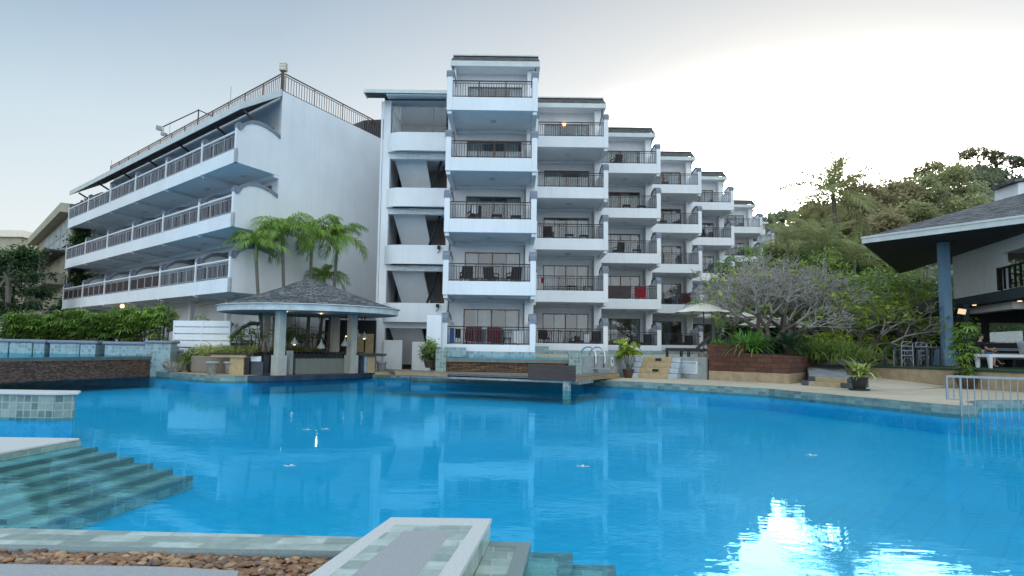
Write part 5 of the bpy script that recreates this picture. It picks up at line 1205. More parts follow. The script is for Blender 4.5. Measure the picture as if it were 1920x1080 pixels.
p = at(1592, 662, Y=29.0); plant('fountain_bamboo', 'soft drooping yellow green bamboo grass at the right end of the planter', (p.x-.25, p.y, 1.15), lambda l: (*blades(l, 1300, 1.3, .035, 0, 23, .55, (.6, 1.5), (1.2, 2.5)), 'L_bush'))
p = at(1535, 660, Y=29.4); plant('fountain_bamboo', 'soft bamboo grass clump right of the dark cycad', (p.x, p.y, 1.3), lambda l: (*blades(l, 800, 1.15, .035, 0, 24, .4, (.6, 1.5), (1.2, 2.4)), 'L_bush'))
p = at(1562, 625, Y=31.5); shrub('yellow green leafed shrub behind the bamboo grass', (p.x, p.y, 1.35), [(0, 0, .6, .9, .5, .45)], 'L_lime', 50, 45, .22, .13, 41)
p = at(1655, 636, Y=34.3); shrub('dark trimmed shrub with lime tips left of the stacked furniture', (p.x, p.y, 1.0), [(-.5, 0, .7, 1.0, .6, .65), (.7, .2, .6, .8, .6, .55)], 'L_lime', 90, 50, .25, .13, 42)
p = at(1620, 655, Y=34.0); shrub('low dark green shrub under the right frangipani', (p.x, p.y, .9), [(0, 0, .5, 1.1, .5, .5)], 'L_tree', 60, 50, .25, .13, 43)
# ---- greenery behind the frangipanis
bk_ = [(1420, 500, 48, 2.3, 'L_tree'), (1420, 540, 46, 2.4, 'L_olive'), (1490, 560, 44, 2.4, 'L_tree'), (1545, 520, 47, 2.6, 'L_bush'), (1600, 555, 45, 2.3, 'L_tree'), (1660, 540, 48, 2.6, 'L_bush'), (1725, 560, 47, 2.5, 'L_tree'), (1780, 560, 52, 2.6, 'L_vine'), (1825, 625, 44, 1.8, 'L_tree'), (1890, 622, 47, 1.9, 'L_tree'), (1400, 620, 42, 1.6, 'L_vine'), (1470, 620, 40, 1.6, 'L_vine'), (1540, 610, 42, 1.7, 'L_tree'), (1600, 610, 42, 1.7, 'L_vine'), (1690, 620, 44, 1.8, 'L_tree'), (1750, 610, 44, 1.9, 'L_vine')]
pos = ['far left behind the bare frangipani', 'behind the left part of the bare frangipani', 'behind the middle of the bare frangipani', 'behind the fork of the frangipanis', 'behind the right frangipani', 'above the dark trimmed shrub', 'left of the blue column', 'behind the blue column', 'seen through the restaurant behind the seated man', 'seen through the restaurant window at the picture edge', 'low behind the second parasol', 'low behind the thick frangipani limbs', 'low behind the cycad', 'low behind the lime shrub', 'low behind the stacked furniture', 'low between the furniture and the blue column']
for i, (px, py, Y, rr, mt) in enumerate(bk_):
    p = at(px, py, Y=Y); z0 = 1.0
    tree(f'leafy garden tree {pos[i]}', (p.x, p.y, z0), p.z-z0+rr, [(0, 0, p.z-z0, rr, rr*.8, rr*.8), (rr*.6, .2, p.z-z0-rr*.45, rr*.7, rr*.6, rr*.6), (-rr*.6, -.2, p.z-z0-rr*.35, rr*.7, rr*.6, rr*.6)], mt, 95, 55, .55, .24, .14, 300+i, 'garden trees behind the frangipanis', name='garden_tree', shell=.35)
for i, (px, py, Y) in enumerate(((1683, 585, 41), (1722, 575, 42), (1645, 600, 46))):
    b = at(px, 650, Y=Y); t = at(px+3, py, Y=Y); palm(['small palm with stout pale trunk behind the stacked furniture', 'small palm with stout trunk just left of the blue column', 'small palm half hidden behind the dark trimmed shrub'][i], (b.x, b.y, .9), (t.x, t.y, t.z), .2, 12, 2.2, 'L_palm', 230+i, group='small palms behind the stacked furniture', ll=.6, nl=30, shaft=.2, el=(-.2, 1.2), bend=(.9, 1.7), wl=.07)
b = at(1335, 640, Y=38); t = at(1337, 585, Y=38); palm('slim palm beside the far end of the hotel wing', (b.x, b.y, 1.1), (t.x, t.y, t.z), .12, 12, 2.2, 'L_palm', 240, ll=.6, nl=30, shaft=.3, el=(-.3, 1.1), wl=.07)
# ---- mid distance trees on the slope
b = at(1572, 560, Y=66); t = at(1562, 366, Y=66); palm('tall coconut palm rising against the bright sky', (b.x, b.y, 2), (t.x, t.y, t.z), .22, 20, 6.6, 'L_coco', 250, name='coconut_palm', ll=1.45, nl=54, shaft=.2, el=(-.55, 1.45), bend=(.6, 1.3), drp=.55, wl=.062, bow=.4)
for i, (px, py, Y) in enumerate(((1475, 440, 58), (1520, 430, 60), (1545, 445, 56), (1600, 470, 57))):
    b = at(px, 560, Y=Y); t = at(px+2, py+20, Y=Y); palm(['feathery areca palm next to the far end of the hotel wing', 'second areca palm left below the coconut palm', 'areca palm directly below the coconut palm', 'areca palm right below the coconut palm'][i], (b.x, b.y, 2), (t.x, t.y, t.z), .12, 16, 3.6, 'L_coco', 260+i, group='areca palms below the coconut palm', ll=.8, nl=36, shaft=.2, el=(.1, 1.4), bend=(.8, 1.7), wl=.06)
mid = [(1590, 400, 88, 4.2, 'L_brown', 'brownish tree right of the coconut palm crown', .5), (1640, 375, 92, 4.6, 'L_brown', 'airy brownish tree against the bright sky', .5), (1690, 372, 96, 4.4, 'L_brown', 'airy tree left of the hill crest', .5), (1725, 360, 98, 4.8, 'L_olive', 'olive tree below the hill crest', .4), (1775, 345, 104, 5.4, 'L_olive', 'large olive tree in front of the forested hill', .4), (1610, 440, 78, 4.0, 'L_brown', 'brown leaved tree below the coconut palm', .4), (1660, 430, 80, 4.0, 'L_brown', 'brown leaved tree in the middle of the slope', .4), (1725, 420, 84, 4.2, 'L_olive', 'green tree above the restaurant roof edge', .4), (1570, 480, 64, 2.8, 'L_tree', 'round dark green tree below the areca palms', .4), (1625, 480, 66, 3.0, 'L_bush', 'bright green tree left of the restaurant roof corner', .4), (1680, 480, 66, 3.0, 'L_olive', 'olive tree just behind the restaurant roof corner', .4), (1515, 490, 62, 2.8, 'L_tree', 'dark tree right of the far balcony column', .4), (1460, 480, 74, 3.0, 'L_olive', 'hazy tree directly beside the far balcony column', .4), (1810, 400, 96, 4.6, 'L_olive', 'olive tree over the restaurant roof ridge', .4), (1850, 390, 110, 5.2, 'L_far', 'hazy green tree above the restaurant roof ridge', .4), (1540, 415, 96, 3.6, 'L_olive', 'small hazy tree left of the coconut palm trunk', .4)]
for i, (px, py, Y, rr, mt, lb, sh_) in enumerate(mid):
    p = at(px, py, Y=Y); z0 = 3.0; h = p.z-z0; rs = np.random.RandomState(400+i)
    bl = [(0, 0, h, rr*.75, rr*.65, rr*.55)]+[(rs.uniform(-1, 1)*rr*.9, rs.uniform(-.5, .5)*rr, h+rs.uniform(-.8, .35)*rr, rr*rs.uniform(.35, .6), rr*.5, rr*rs.uniform(.3, .45)) for _ in range(5)]
    tree(lb, (p.x, p.y, z0), h+rr, bl, mt, 120, 55, rr*.22, .40 if Y < 75 else .50, .2, 420+i, 'trees on the slope behind the garden', shell=sh_, split=.55)
# ---- forested hill
def ridge(x):
    xs = [-50, 40, 75, 100, 125, 140, 155, 172, 200, 260, 400]; zs = [20, 36, 44, 50, 54, 58, 64, 66, 72, 80, 84]
    return np.interp(x, xs, zs)
g = []; nx, ny = 46, 16; mb = MB()
for i in range(nx):
    for j in range(ny):
        x = -50+450*i/(nx-1); v_ = j/(ny-1); y = 120+230*v_; z = ridge(x)*min(1, (v_/.5)**.8) if v_ < .5 else ridge(x)*(1-(v_-.5)*.8)
        mb.v.append((x*(.62+.38*min(1, v_*2)), y, z-3))
for i in range(nx-1):
    for j in range(ny-1): mb.f.append((i*ny+j, (i+1)*ny+j, (i+1)*ny+j+1, i*ny+j+1))
struct(mb, 'hill', M['hill'], smooth=True, uv=False)
rs = np.random.RandomState(77); B = []
for i in range(620):
    x = rs.uniform(20, 330); v_ = rs.uniform(.08, .53); y = 120+230*v_; z = ridge(x)*min(1, (v_/.5)**.8)-2; s = rs.uniform(2.6, 5.2)*(1.25 if rs.rand() < .1 else 1)
    B.append((x*(.62+.38*min(1, v_*2)), y, z+s*.4, s, s, s*rs.uniform(.6, .95)))
VV = []; TT = []
for b in B:
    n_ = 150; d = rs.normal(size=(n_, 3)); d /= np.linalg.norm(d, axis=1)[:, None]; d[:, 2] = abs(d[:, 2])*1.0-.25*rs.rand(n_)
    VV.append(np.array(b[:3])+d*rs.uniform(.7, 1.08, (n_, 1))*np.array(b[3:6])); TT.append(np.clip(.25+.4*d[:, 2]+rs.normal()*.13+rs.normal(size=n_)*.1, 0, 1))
v, f = cards(np.concatenate(VV), 1.35, rs, .2, .7)
tag(np_mesh('forest', v, f, M['L_far'], None, np.concatenate(TT), (150, 200, 0)), 'hazy green forest covering the hill behind the restaurant roof', 'forest', kind='stuff')
tops = [(1836, 283, 215, 3.6), (1757, 312, 190, 3.4), (1895, 296, 225, 3.2)]
for i, (px, py, Y, rr) in enumerate(tops):
    p = at(px, py, Y=Y); tree(['tall flat topped tree standing out on the hill crest', 'airy tree standing out left of the hill crest', 'small tree on the hill skyline at the right edge'][i], (p.x, p.y, p.z-12), 12+rr*.5, [(0, 0, 11.6, rr*1.3, rr, rr*.5), (-rr*1.5, 0, 10.6, rr, rr, rr*.4), (rr*1.3, 0, 10.2, rr, rr, rr*.45)], 'L_brown' if i < 2 else 'L_far', 60, 40, .9, .85, .3, 460+i, 'trees on the hill skyline', shell=.4, split=.6)
# ---- left background: beige building, vine covered trees
bb = thing('beige_apartment_building', 'beige apartment building with window band and overhanging flat roof behind the left wing', 'building', (-42, 62, 0))
c0 = at(128, 410, Y=60); cl_ = at(50, 425, Y=78); zt = 14.0
A = V((c0.x+.2, 60, 0)); Bq = V((cl_.x, 80, 0)); Cq = V((c0.x+16, 66, 0))
def seg(mb, a, b_, z0, z1, th):
    d = (b_-a).normalized(); n_ = V((-d.y, d.x, 0))*th
    return mb.hexa([(p.x, p.y, z0) for p in (a, b_, b_+n_, a+n_)]+[(p.x, p.y, z1) for p in (a, b_, b_+n_, a+n_)])
seg(MB(), A, Cq, 0, 13.2, 1).build('wall', M['beige'], bb); o = MB(); seg(o, Bq, A, 0, 13.1, 1.2).build('wall', M['beige'], bb)
e = (A-Bq).normalized(); nn = V((e.y, -e.x, 0))
seg(MB(), Bq+nn*.9-e, A+nn*.9+e*.8, 12.7, 13.5, 2.5).build('flat_roof', M['beige'], bb)
for i in range(4):
    a = Bq.lerp(A, .30+.17*i)+nn*.05; b_ = Bq.lerp(A, .44+.17*i)+nn*.05
    w_ = seg(MB(), a, b_, 10.1, 12.4, .06).build('window', M['curtain'], bb); seg(MB(), a+nn*.04, b_+nn*.04, 11.2, 11.28, .06).build('frame', M['beige'], w_)
seg(MB(), Bq+nn*1.8, A+nn*1.8, 9.3, 9.45, 1.8).build('awning', M['soffit'], bb)
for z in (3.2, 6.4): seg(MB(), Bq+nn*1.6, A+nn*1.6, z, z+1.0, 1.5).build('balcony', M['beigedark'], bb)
for i in range(3):
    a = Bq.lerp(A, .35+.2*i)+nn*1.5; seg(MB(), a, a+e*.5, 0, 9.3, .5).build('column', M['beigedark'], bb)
seg(MB(), Bq+nn*.1, A+nn*.1, 0, 2.6, .05).build('ground_floor_shade_sheet', M['dark'], bb)  # near-black sheet on the wall stands for the shade of an opening
a = at(155, 445, Y=58); seg(MB(), A+V((1.0, -.25, 0)), A+V((1.6, -.2, 0)), 10.3, 11.3, .1).build('window', M['greywall'], bb)
fb2 = thing('cream_house', 'pale cream house front behind the vine covered tree at the left edge', 'building', (-58, 80, 0))
p = at(-60, 460, Y=82); q = at(40, 445, Y=82); MB().box(p.x-8, q.x, 82, 90, 0, q.z).build('wall', M['beige'], fb2); MB().box(p.x-8, q.x+.4, 81.6, 90, q.z, q.z+.8).build('roof_edge', M['cream'], fb2)
MB().box(q.x-5, q.x-1, 81.94, 81.99, 4, 6).build('window', M['dark'], fb2)
p = at(14, 640, Y=46)
tree('dark feathery tree with vine wrapped trunk at the far left edge', (p.x, p.y, .2), 9.2, [(0, 0, 6.6, 1.7, 1.4, .6), (-1.2, 0, 5.9, 1.4, 1.2, .45), (1.3, 0, 5.6, 1.3, 1.1, .35), (1.5, .2, 4.5, 1.1, 1., .3), (-1.3, 0, 4.8, 1.3, 1.1, .4), (.6, 0, 7.3, 1.0, .9, .35), (1.6, 0, 3.5, 1., .8, .25), (-.8, 0, 3.6, 1.1, .9, .3)], 'L_vine', 150, 60, .55, .24, .2, 501, shell=.2, split=.6)
rs = np.random.RandomState(502)
k = thing('climbing_vine', 'thick dark vine wrapping the trunk of the feathery tree', 'vine', (p.x, p.y, .2)); v, f, T = crown([(p.x, p.y, .2+.7*i, .5, .45, .5) for i in range(8)], 120, 50, .25, .16, rs, .5); np_mesh('foliage', v, f, M['L_vine'], k, T)
MB().tube([(p.x+.25, p.y-.3, .1), (p.x+.1, p.y-.3, 2.5), (p.x+.2, p.y-.25, 5)], .05, 5).build('stem', M['trunk'], k, uv=False)
p = at(105, 640, Y=51)
k = thing('climbing_vine', 'tall dark vine column climbing the corner of the beige building', 'vine', (p.x, p.y, .2)); v, f, T = crown([(p.x+.12*i+.3*math.sin(i), p.y, .3+.75*i, .6, .6, .7) for i in range(16)]+[(p.x-.2, p.y, 2, .8, .8, 2)], 300, 60, .35, .2, rs, .4); np_mesh('foliage', v, f, M['L_vine'], k, T)
MB().tube([(p.x, p.y, .1), (p.x+.5, p.y, 5), (p.x+1.2, p.y, 12)], .1, 5).build('stem', M['trunk'], k, uv=False)
p = at(150, 640, Y=57)
tree('dark tree showing in the gap below the second balcony at left', (p.x, p.y, .2), 7, [(0, 0, 5.2, 2.4, 1.6, 1.6), (1.5, 0, 7.5, 1.6, 1.2, 1.6), (.8, 0, 10, 1.4, 1, 1)], 'L_vine', 120, 60, .5, .24, .18, 505, shell=.3)
# ------------------------------------------------------------------ balcony furniture
def make_chair(label, loc, rz, seatmat='wine', group=None):
    k = thing('rattan_chair', label, 'chair', loc, group)
    def b(name, *q, mat='rattan', bev=.01): 
        mb = MB()
        for w_ in q: mb.box(*[loc[i//2]+w_[i] for i in range(6)])
        return mb.build(name, M[mat], k, uv=False)
    b('seat', (-.28, .28, -.28, .28, .36, .42)); b('seat_cushion', (-.25, .25, -.26, .24, .421, .48), mat=seatmat)
    o = MB().hexa([V(loc)+V(q) for q in ((-.28, .24, .42), (.28, .24, .42), (.28, .29, .42), (-.28, .29, .42), (-.26, .36, .92), (.26, .36, .92), (.26, .41, .92), (-.26, .41, .92))]).build('backrest', M['rattan'], k, uv=False)
    for sx_ in (-1, 1):
        b('armrest', (sx_*.28-.03, sx_*.28+.03, -.28, .3, .60, .64))
        for sy_ in (-1, 1): b('leg', (sx_*.255-.022, sx_*.255+.022, sy_*.25-.022, sy_*.25+.022, 0, .598 if sy_ < 0 else .358))
    k.rotation_euler.z = rz; return k
def make_table(label, loc, group=None):
    k = thing('side_table', label, 'table', loc, group); x, y, z = loc
    MB().box(x-.26, x+.26, y-.26, y+.26, z+.44, z+.48).build('top', M['rattan'], k, uv=False)
    for sx_ in (-1, 1):
        for sy_ in (-1, 1): MB().box(x+sx_*.22-.02, x+sx_*.22+.02, y+sy_*.22-.02, y+sy_*.22+.02, z, z+.44).build('leg', M['rattan'], k, uv=False)
    return k
cn = ['first balcony column', 'second balcony column', 'third balcony column', 'fourth balcony column', 'fifth balcony column']
fn_ = ['ground floor', 'first floor', 'second floor', 'third floor', 'top floor']
ch0 = tb0 = None
# (column, floor, [chair x fractions], [table fractions])
FURN = [(0, 0, (.28, .58), (.72,)), (0, 1, (.18, .52, .82), ()), (0, 2, (.27,), (.58, .84)), (0, 3, (), ()), (1, 0, (.10,), (.6,)), (1, 1, (), (.55, .82)), (1, 2, (.16,), (.5, .75)), (2, 0, (), (.3, .65)), (2, 1, (.25,), (.75,)), (2, 2, (.35,), (.7,)), (2, 4, (.3,), ()), (3, 0, (.3,), (.55,)), (3, 1, (.8,), (.5,)), (3, 3, (), (.35, .65)), (3, 4, (), (.4,)), (2, 3, (), (.5, .8)), (4, 0, (.5,), ()), (4, 2, (), (.5,)), (4, 3, (.45,), ())]
for c, fl, cx, tx in FURN:
    xl, xr, Yf, rt0 = COLS[c]; z = rt0+3*fl-.995; wd = xr-xl-.8
    for i, u in enumerate(cx):
        lb = f'dark rattan chair on the {fn_[fl]} balcony of the {cn[c]}'+('' if len(cx) == 1 else [', left one', ', middle one', ', rightmost one'][i])
        lo_ = (xl+.4+wd*u, Yf+1.0+.25*(i % 2), z)
        if not ch0: ch0 = make_chair(lb, (0, 0, 0), 0, 'wine', 'rattan chairs on the balconies'); ch0.location = lo_; ch0.rotation_euler.z = 3.4
        else: again(ch0, lo_, PI+rnd.uniform(-.5, .5), lb)
    for i, u in enumerate(tx):
        lb = f'low dark side table on the {fn_[fl]} balcony of the {cn[c]}'+('' if len(tx) == 1 else [', left one', ', right one'][i])
        lo_ = (xl+.4+wd*u, Yf+.8+.2*i, z)
        if not tb0: tb0 = make_table(lb, (0, 0, 0), 'side tables on the balconies'); tb0.location = lo_
        else: again(tb0, lo_, rnd.uniform(-.2, .2), lb)
def towel(label, x0, x1, Y, ztop, ln, mat, name='towel', cat='towel', behind=True):
    mb = MB(); n = 10; k = 5; sg = 1 if behind else -1
    for i in range(n):
        for j in range(k): x = x0+(x1-x0)*i/(n-1); mb.v.append((x, Y+sg*(.05+.02*math.sin(i*1.9+j)), ztop-ln*j/(k-1)+.02*math.sin(i*.9)*(j/(k-1))))
    for i in range(n-1):
        for j in range(k-1): mb.f.append((i*k+j, i*k+j+1, (i+1)*k+j+1, (i+1)*k+j))
    return tag(mb.build(name, M[mat], uv=False, smooth=True), label, cat)
def bal(c, fl, u): xl, xr, Yf, rt0 = COLS[c]; return xl+.27+(xr-xl-.54)*u, Yf+.12, rt0+3*fl
x, Y, z = bal(0, 0, .03); towel('blue towel hung on the ground floor rail beside the stair tower pillar', x, x+.2, Y, z-.1, .7, 'bluetowel'); towel('black cloth hung beside the blue towel on the ground floor rail', x+.25, x+.5, Y, z-.12, .45, 'shirt')
x, Y, z = bal(0, 0, .22); towel('left wine red towel over the ground floor rail beside the stair tower', x, x+.75, Y+.25, z+.0, .72, 'wine'); x, Y, z = bal(0, 0, .48); towel('right one of two wine red towels on the ground floor rail', x, x+.68, Y+.25, z+.0, .75, 'wine')
x, Y, z = bal(0, 0, .80); towel('white patterned towel drying on the ground floor balcony near the tiled pillar', x, x+.5, Y+.3, z-.18, .6, 'whitecloth')
x, Y, z = bal(0, 2, .24); towel('white swimsuit hung on the second floor rail of the first balcony column', x+.1, x+.4, Y+.1, z-.15, .4, 'whitecloth', 'swimsuit', 'clothing')
x, Y, z = bal(1, 1, .04); towel('small red towel at the left end of the first floor rail of the second column', x+.12, x+.28, Y, z-.15, .3, 'redtowel'); 
x, Y, z = bal(2, 1, .62); towel('bright red towel on the first floor rail of the third column', x, x+.75, Y+.1, z-.02, .72, 'wine' if False else 'redtowel')
x, Y, z = bal(2, 1, .02); towel('long dark brown towel covering the first floor rail of the third column', x, x+2.0, Y+.12, z-.02, .75, 'railbrown')
x, Y, z = bal(3, 1, .66); towel('wine red towel on the first floor rail of the fourth column', x, x+.75, Y+.1, z-.03, .7, 'wine')
x, Y, z = bal(3, 0, .12); towel('red towel over a chair back on the ground floor balcony of the fourth column', x, x+.7, Y+.25, z+.0, .8, 'redtowel')
x, Y, z = bal(4, 1, .3); towel('white shirt drying on the first floor balcony behind the parasol tip', x+.3, x+.85, Y+.4, z+.35, .6, 'whitecloth', 'shirt', 'clothing')
x, Y, z = bal(1, 0, .82); towel('pale towel on a seat on the ground floor balcony of the second column', x-.35, x, Y+.4, z-.3, .5, 'whitecloth')
# daybeds on the ground floor balconies
db = None
for c, u, lb in ((1, .88, 'dark daybed with raised back on the ground floor balcony of the second column'), (2, .84, 'dark daybed with raised back on the ground floor balcony of the third column'), (3, .82, 'dark daybed with raised back on the ground floor balcony of the fourth column')):
    x, Y, z = bal(c, 0, u); z -= .99
    if not db:
        db = thing('daybed', lb, 'daybed', (x, Y+.9, z), 'daybeds on the ground floor balconies')
        MB().box(x-1.0, x+.35, Y+.6, Y+1.2, z+.2, z+.34).build('mattress', M['cushion'], db, uv=False); MB().box(x-.05, x+.4, Y+.6, Y+1.2, z+.345, z+.85).build('backrest', M['cushion'], db, uv=False)
        MB().box(x-1.0, x+.35, Y+.62, Y+1.18, z+.1, z+.199).build('base', M['rattan'], db, uv=False)
    else: again(db, (x, Y+.9, z), 0, lb)
# lit lamps on the hotel
for c, fl, dx, lb in ((1, 4, -.15, 'glowing warm wall lamp on the top floor of the second balcony column'), (3, 4, -1.6, 'glowing warm ceiling lamp on the top floor of the fourth balcony column'), (3, 3, -1.2, 'glowing warm lamp under the top balcony of the fourth column')):
    xl, xr, Yf, rt0 = COLS[c]
    tag(MB().ball(((xl+xr)/2+dx, Yf+2.2 if fl == 3 else Yf+DB-.12, rt0+3*fl+(1.38 if fl == 3 else .95)), .12, 10, 6).build('lit_lamp', M['warm2'], uv=False), lb, 'lamp')
# lights clipped on the stair parapets
for i, zt in enumerate((3.66, 6.66)):
    x = TX1-.45; k = thing('clip_spotlight', ['small black spotlight with cable clipped to the lowest stair parapet', 'small black spotlight with cable clipped to the second stair parapet from below'][i], 'spotlight', (x, TY-.1, zt-.25))
    MB().box(x-.09, x+.07, TY-.22, TY-.06, zt-.22, zt-.05).build('lamp_head', M['dark'], k); MB().tube([(x, TY-.05, zt-.05), (x+.02, TY-.04, zt-.3), (x-.1, TY-.03, zt-.42)], .015, 5).build('cable', M['dark'], k, uv=False)

# ------------------------------------------------------------------ parasols and loungers
def parasol(label, x, y, z0, ztop, r, pole=True, rz=0):
    k = thing('parasol', label, 'parasol', (x, y, z0), 'cream parasols on the terrace'); n = 8; cb = MB(); cen = (x, y, ztop); er = ztop-r*.36
    for i in range(n):
        a0, a1 = rz+2*PI*i/n, rz+2*PI*(i+1)/n; K = 6
        for j in range(K):
            for s0, s1 in ((0, .5), (.5, 1)):
                def pt(u, s): 
                    ax, ay = (1-s)*math.cos(a0)+s*math.cos(a1), (1-s)*math.sin(a0)+s*math.sin(a1); sag = .10*r*u*math.sin(PI*s)*.5
                    return (x+ax*r*u, y+ay*r*u, ztop-(ztop-er)*u**1.12-sag*.3+(.045*r*math.sin(PI*u) if 0 else -.02*r*math.sin(PI*u)))
                cb.poly([pt(j/K, s0), pt((j+1)/K, s0), pt((j+1)/K, s1), pt(j/K, s1)])
    cb.build('canopy', M['cream'], k, uv=False)
    MB().tube([(x, y, z0), (x, y, ztop-.02)], .03, 8).build('pole', M['umbwood'], k, uv=False)
    MB().lathe([(.03, 0), (.05, .04), (.02, .12)], (x, y, ztop-.01), 8).build('finial', M['umbwood'], k, uv=False)
    for i in range(n):
        a = rz+2*PI*i/n; MB().bar((x+.05*math.cos(a), y+.05*math.sin(a), ztop-.09), (x+r*.96*math.cos(a), y+r*.96*math.sin(a), er-.015), .022).build('rib', M['umbwood'], k, uv=False)
    MB().lathe([(.25, 0), (.25, .06), (.05, .08), (.05, .3)], (x, y, z0), 16).build('base', M['concrete'], k, uv=False); return k
p = at(1319, 566, Y=32.5); parasol('open cream parasol above the dark sun loungers', p.x, p.y, 1.12, p.z, 1.42, rz=.2)
p = at(1372, 577, Y=38); parasol('cream parasol just behind the front one, mostly hidden', p.x, p.y, 1.12, p.z, 1.6, rz=.5)
p = at(1438, 590, Y=35.5); parasol('cream parasol seen behind the thick frangipani limbs', p.x, p.y, 1.12, p.z, 1.55, rz=.1)
p = at(1470, 593, Y=38.5); parasol('rightmost cream parasol behind the frangipani trunks', p.x, p.y, 1.12, p.z, 1.8, rz=.35)
def lounger(label, x, y, z, rz, group):
    k = thing('sun_lounger', label, 'sun lounger', (0, 0, 0), group)
    f = MB().box(-1., 1.0, -.33, -.28, .27, .34).box(-1., 1.0, .28, .33, .27, .34).box(-1.0, -.95, -.28, .28, .271, .339).box(.95, 1., -.28, .28, .271, .339)
    f.build('frame', M['rattan'], k, uv=False)
    MB().box(-.98, .28, -.3, .3, .342, .42).build('mattress', M['cushion'], k, uv=False, bevel=.02)
    MB().hexa([(.28, -.3, .342), (.36, -.3, .30), (.36, .3, .30), (.28, .3, .342), (.93, -.3, .98), (1.0, -.3, .93), (1.0, .3, .93), (.93, .3, .98)][:4]+[(.92, -.3, .97), (1.0, -.3, .92), (1.0, .3, .92), (.92, .3, .97)]).build('backrest', M['cushion'], k, uv=False)
    for sx_ in (-.93, -.3, .93):
        for sy_ in (-.29, .29): MB().box(sx_-.03, sx_+.03, sy_-.03, sy_+.03, 0, .269).build('leg', M['rattan'], k, uv=False)
    MB().bar((.75, -.2, .75), (.8, -.2, .3), .03).bar((.75, -.2, .75), (.55, -.2, .33), .025).build('prop', M['alu'], k, uv=False)
    k.location = (x, y, z); k.rotation_euler.z = rz; return k
lo1 = lounger('dark sun lounger with raised back at the terrace edge, nearest the steps', 8.05, 31.2, 1.125, -.12, 'dark sun loungers under the parasols')
again(lo1, (9.5, 33.0, 1.125), -.12, 'dark sun lounger behind the front one, back half hidden by grass tufts')
tag(MB().box(8.45, 8.95, 30.6, 31.0, 1.125, 1.36).build('stone_block', M['stone']), 'low tan stone block under the raised lounger back', 'block')

# ------------------------------------------------------------------ restaurant building on the right
rb = thing('restaurant_building', 'two storey restaurant with grey hipped roof, deep dark eaves and blue columns at right', 'building', (24, 32, .9))
EC = V((16.95, 32.7, 7.0)); e1 = V((.517, -.856, 0)); e2 = V((.58, .815, 0))
E1 = EC+e1*16; E2 = EC+e2*15.2; RP = EC+V((9.5, -.2, 2.75)); RE = RP+e1*16+V((0, 0, .0)); RK = RP+e2*9+V((0, 0, 0))
rf = MB().poly([EC, E1, RE, RP]).poly([EC, RP, RK, E2]).build('roof', M['shingle'], rb)
fs = MB()
for a, b_ in ((EC, E1), (EC, E2)):
    d = (b_-a).normalized(); n_ = V((d.y, -d.x, 0)); 
    if n_.x > 0: n_ = -n_
    fs.hexa([a+V((0, 0, -.30)), b_+V((0, 0, -.30)), b_+n_*.05+V((0, 0, -.30)), a+n_*.05+V((0, 0, -.30)), a+V((0, 0, .0)), b_, b_+n_*.05, a+n_*.05])
    fs.hexa([a+n_*.052+V((0, 0, -.06)), b_+n_*.052+V((0, 0, -.06)), b_+n_*.09+V((0, 0, -.06)), a+n_*.09+V((0, 0, -.06)), a+n_*.052+V((0, 0, .03)), b_+n_*.052+V((0, 0, .03)), b_+n_*.09+V((0, 0, .03)), a+n_*.09+V((0, 0, .03))])
fs.build('fascia', M['fascia'], rf)
W0, W1 = V((24.7, 40.2, 0)), V((21.6, 27.0, 0)); wd = (W1-W0).normalized(); wn = V((wd.y, -wd.x, 0))
if wn.x < 0: wn = -wn     # into the building
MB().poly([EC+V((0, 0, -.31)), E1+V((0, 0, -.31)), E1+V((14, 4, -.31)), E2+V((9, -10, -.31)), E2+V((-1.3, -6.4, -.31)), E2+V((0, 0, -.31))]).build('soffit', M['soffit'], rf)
def wp(s, o_, z): p = W0+wd*s+wn*o_; return (p.x, p.y, z)
def wbx(mb, s0, s1, o0, o1, z0, z1): return mb.hexa([wp(s0, o0, z0), wp(s1, o0, z0), wp(s1, o1, z0), wp(s0, o1, z0), wp(s0, o0, z1), wp(s1, o0, z1), wp(s1, o1, z1), wp(s0, o1, z1)])
sv = lambda px: None
wbx(MB(), 3.5, 9.3, 0, .2, 4.38, 6.7).build('upper_wall', M['white2'], rb)
wbx(MB(), 9.3, 20, 1.6, 1.7, 4.38, 6.7).build('loggia_back', M['dark'], rb)
wbx(MB(), 9.3, 20, .0, 1.6, 6.1, 6.69).build('loggia_lintel', M['white2'], rb)
lr = MB()
for i in range(14): s_ = 9.2+.5*i; lr.bar(wp(s_, -.15, 4.42), wp(s_, -.15, 5.35), .09, .05)
lr.bar(wp(9.1, -.15, 5.38), wp(16, -.15, 5.38), .12, .08); wbx(lr, 9.05, 9.15, -.2, .3, 4.4, 5.45); lr.build('loggia_railing', M['dark'], rb, uv=False)
wbx(MB(), 3.3, 20, -.12, .25, 3.92, 4.375).build('blue_beam', M['bluebeam'], rb)
wbx(MB(), 3.5, 20, .26, 9, 3.9, 4.0).build('ground_floor_ceiling', M['bluebeam'], rb)
wbx(MB(), 4.2, 9.0, .4, .9, 3.55, 3.89).build('white_bulkhead', M['white2'], rb)
wbx(MB(), 3.5, 20, 7.4, 7.5, .9, 1.5).build('back_wall_low', M['dark'], rb); wbx(MB(), 3.5, 20, 7.4, 7.5, 3.0, 3.89).build('back_wall_high', M['dark'], rb)
for s_ in (6.6, 8.6, 12.5): wbx(MB(), s_, s_+.35, 7.3, 7.55, 1.5, 3.0).build('back_post', M['dark'], rb)
wbx(MB(), 3.4, 3.5, .0, 7.3, .9, 2.1).build('end_wall_low', M['dark'], rb); wbx(MB(), 3.4, 3.5, .0, 7.3, 3.12, 3.89).build('end_wall_high', M['dark'], rb)
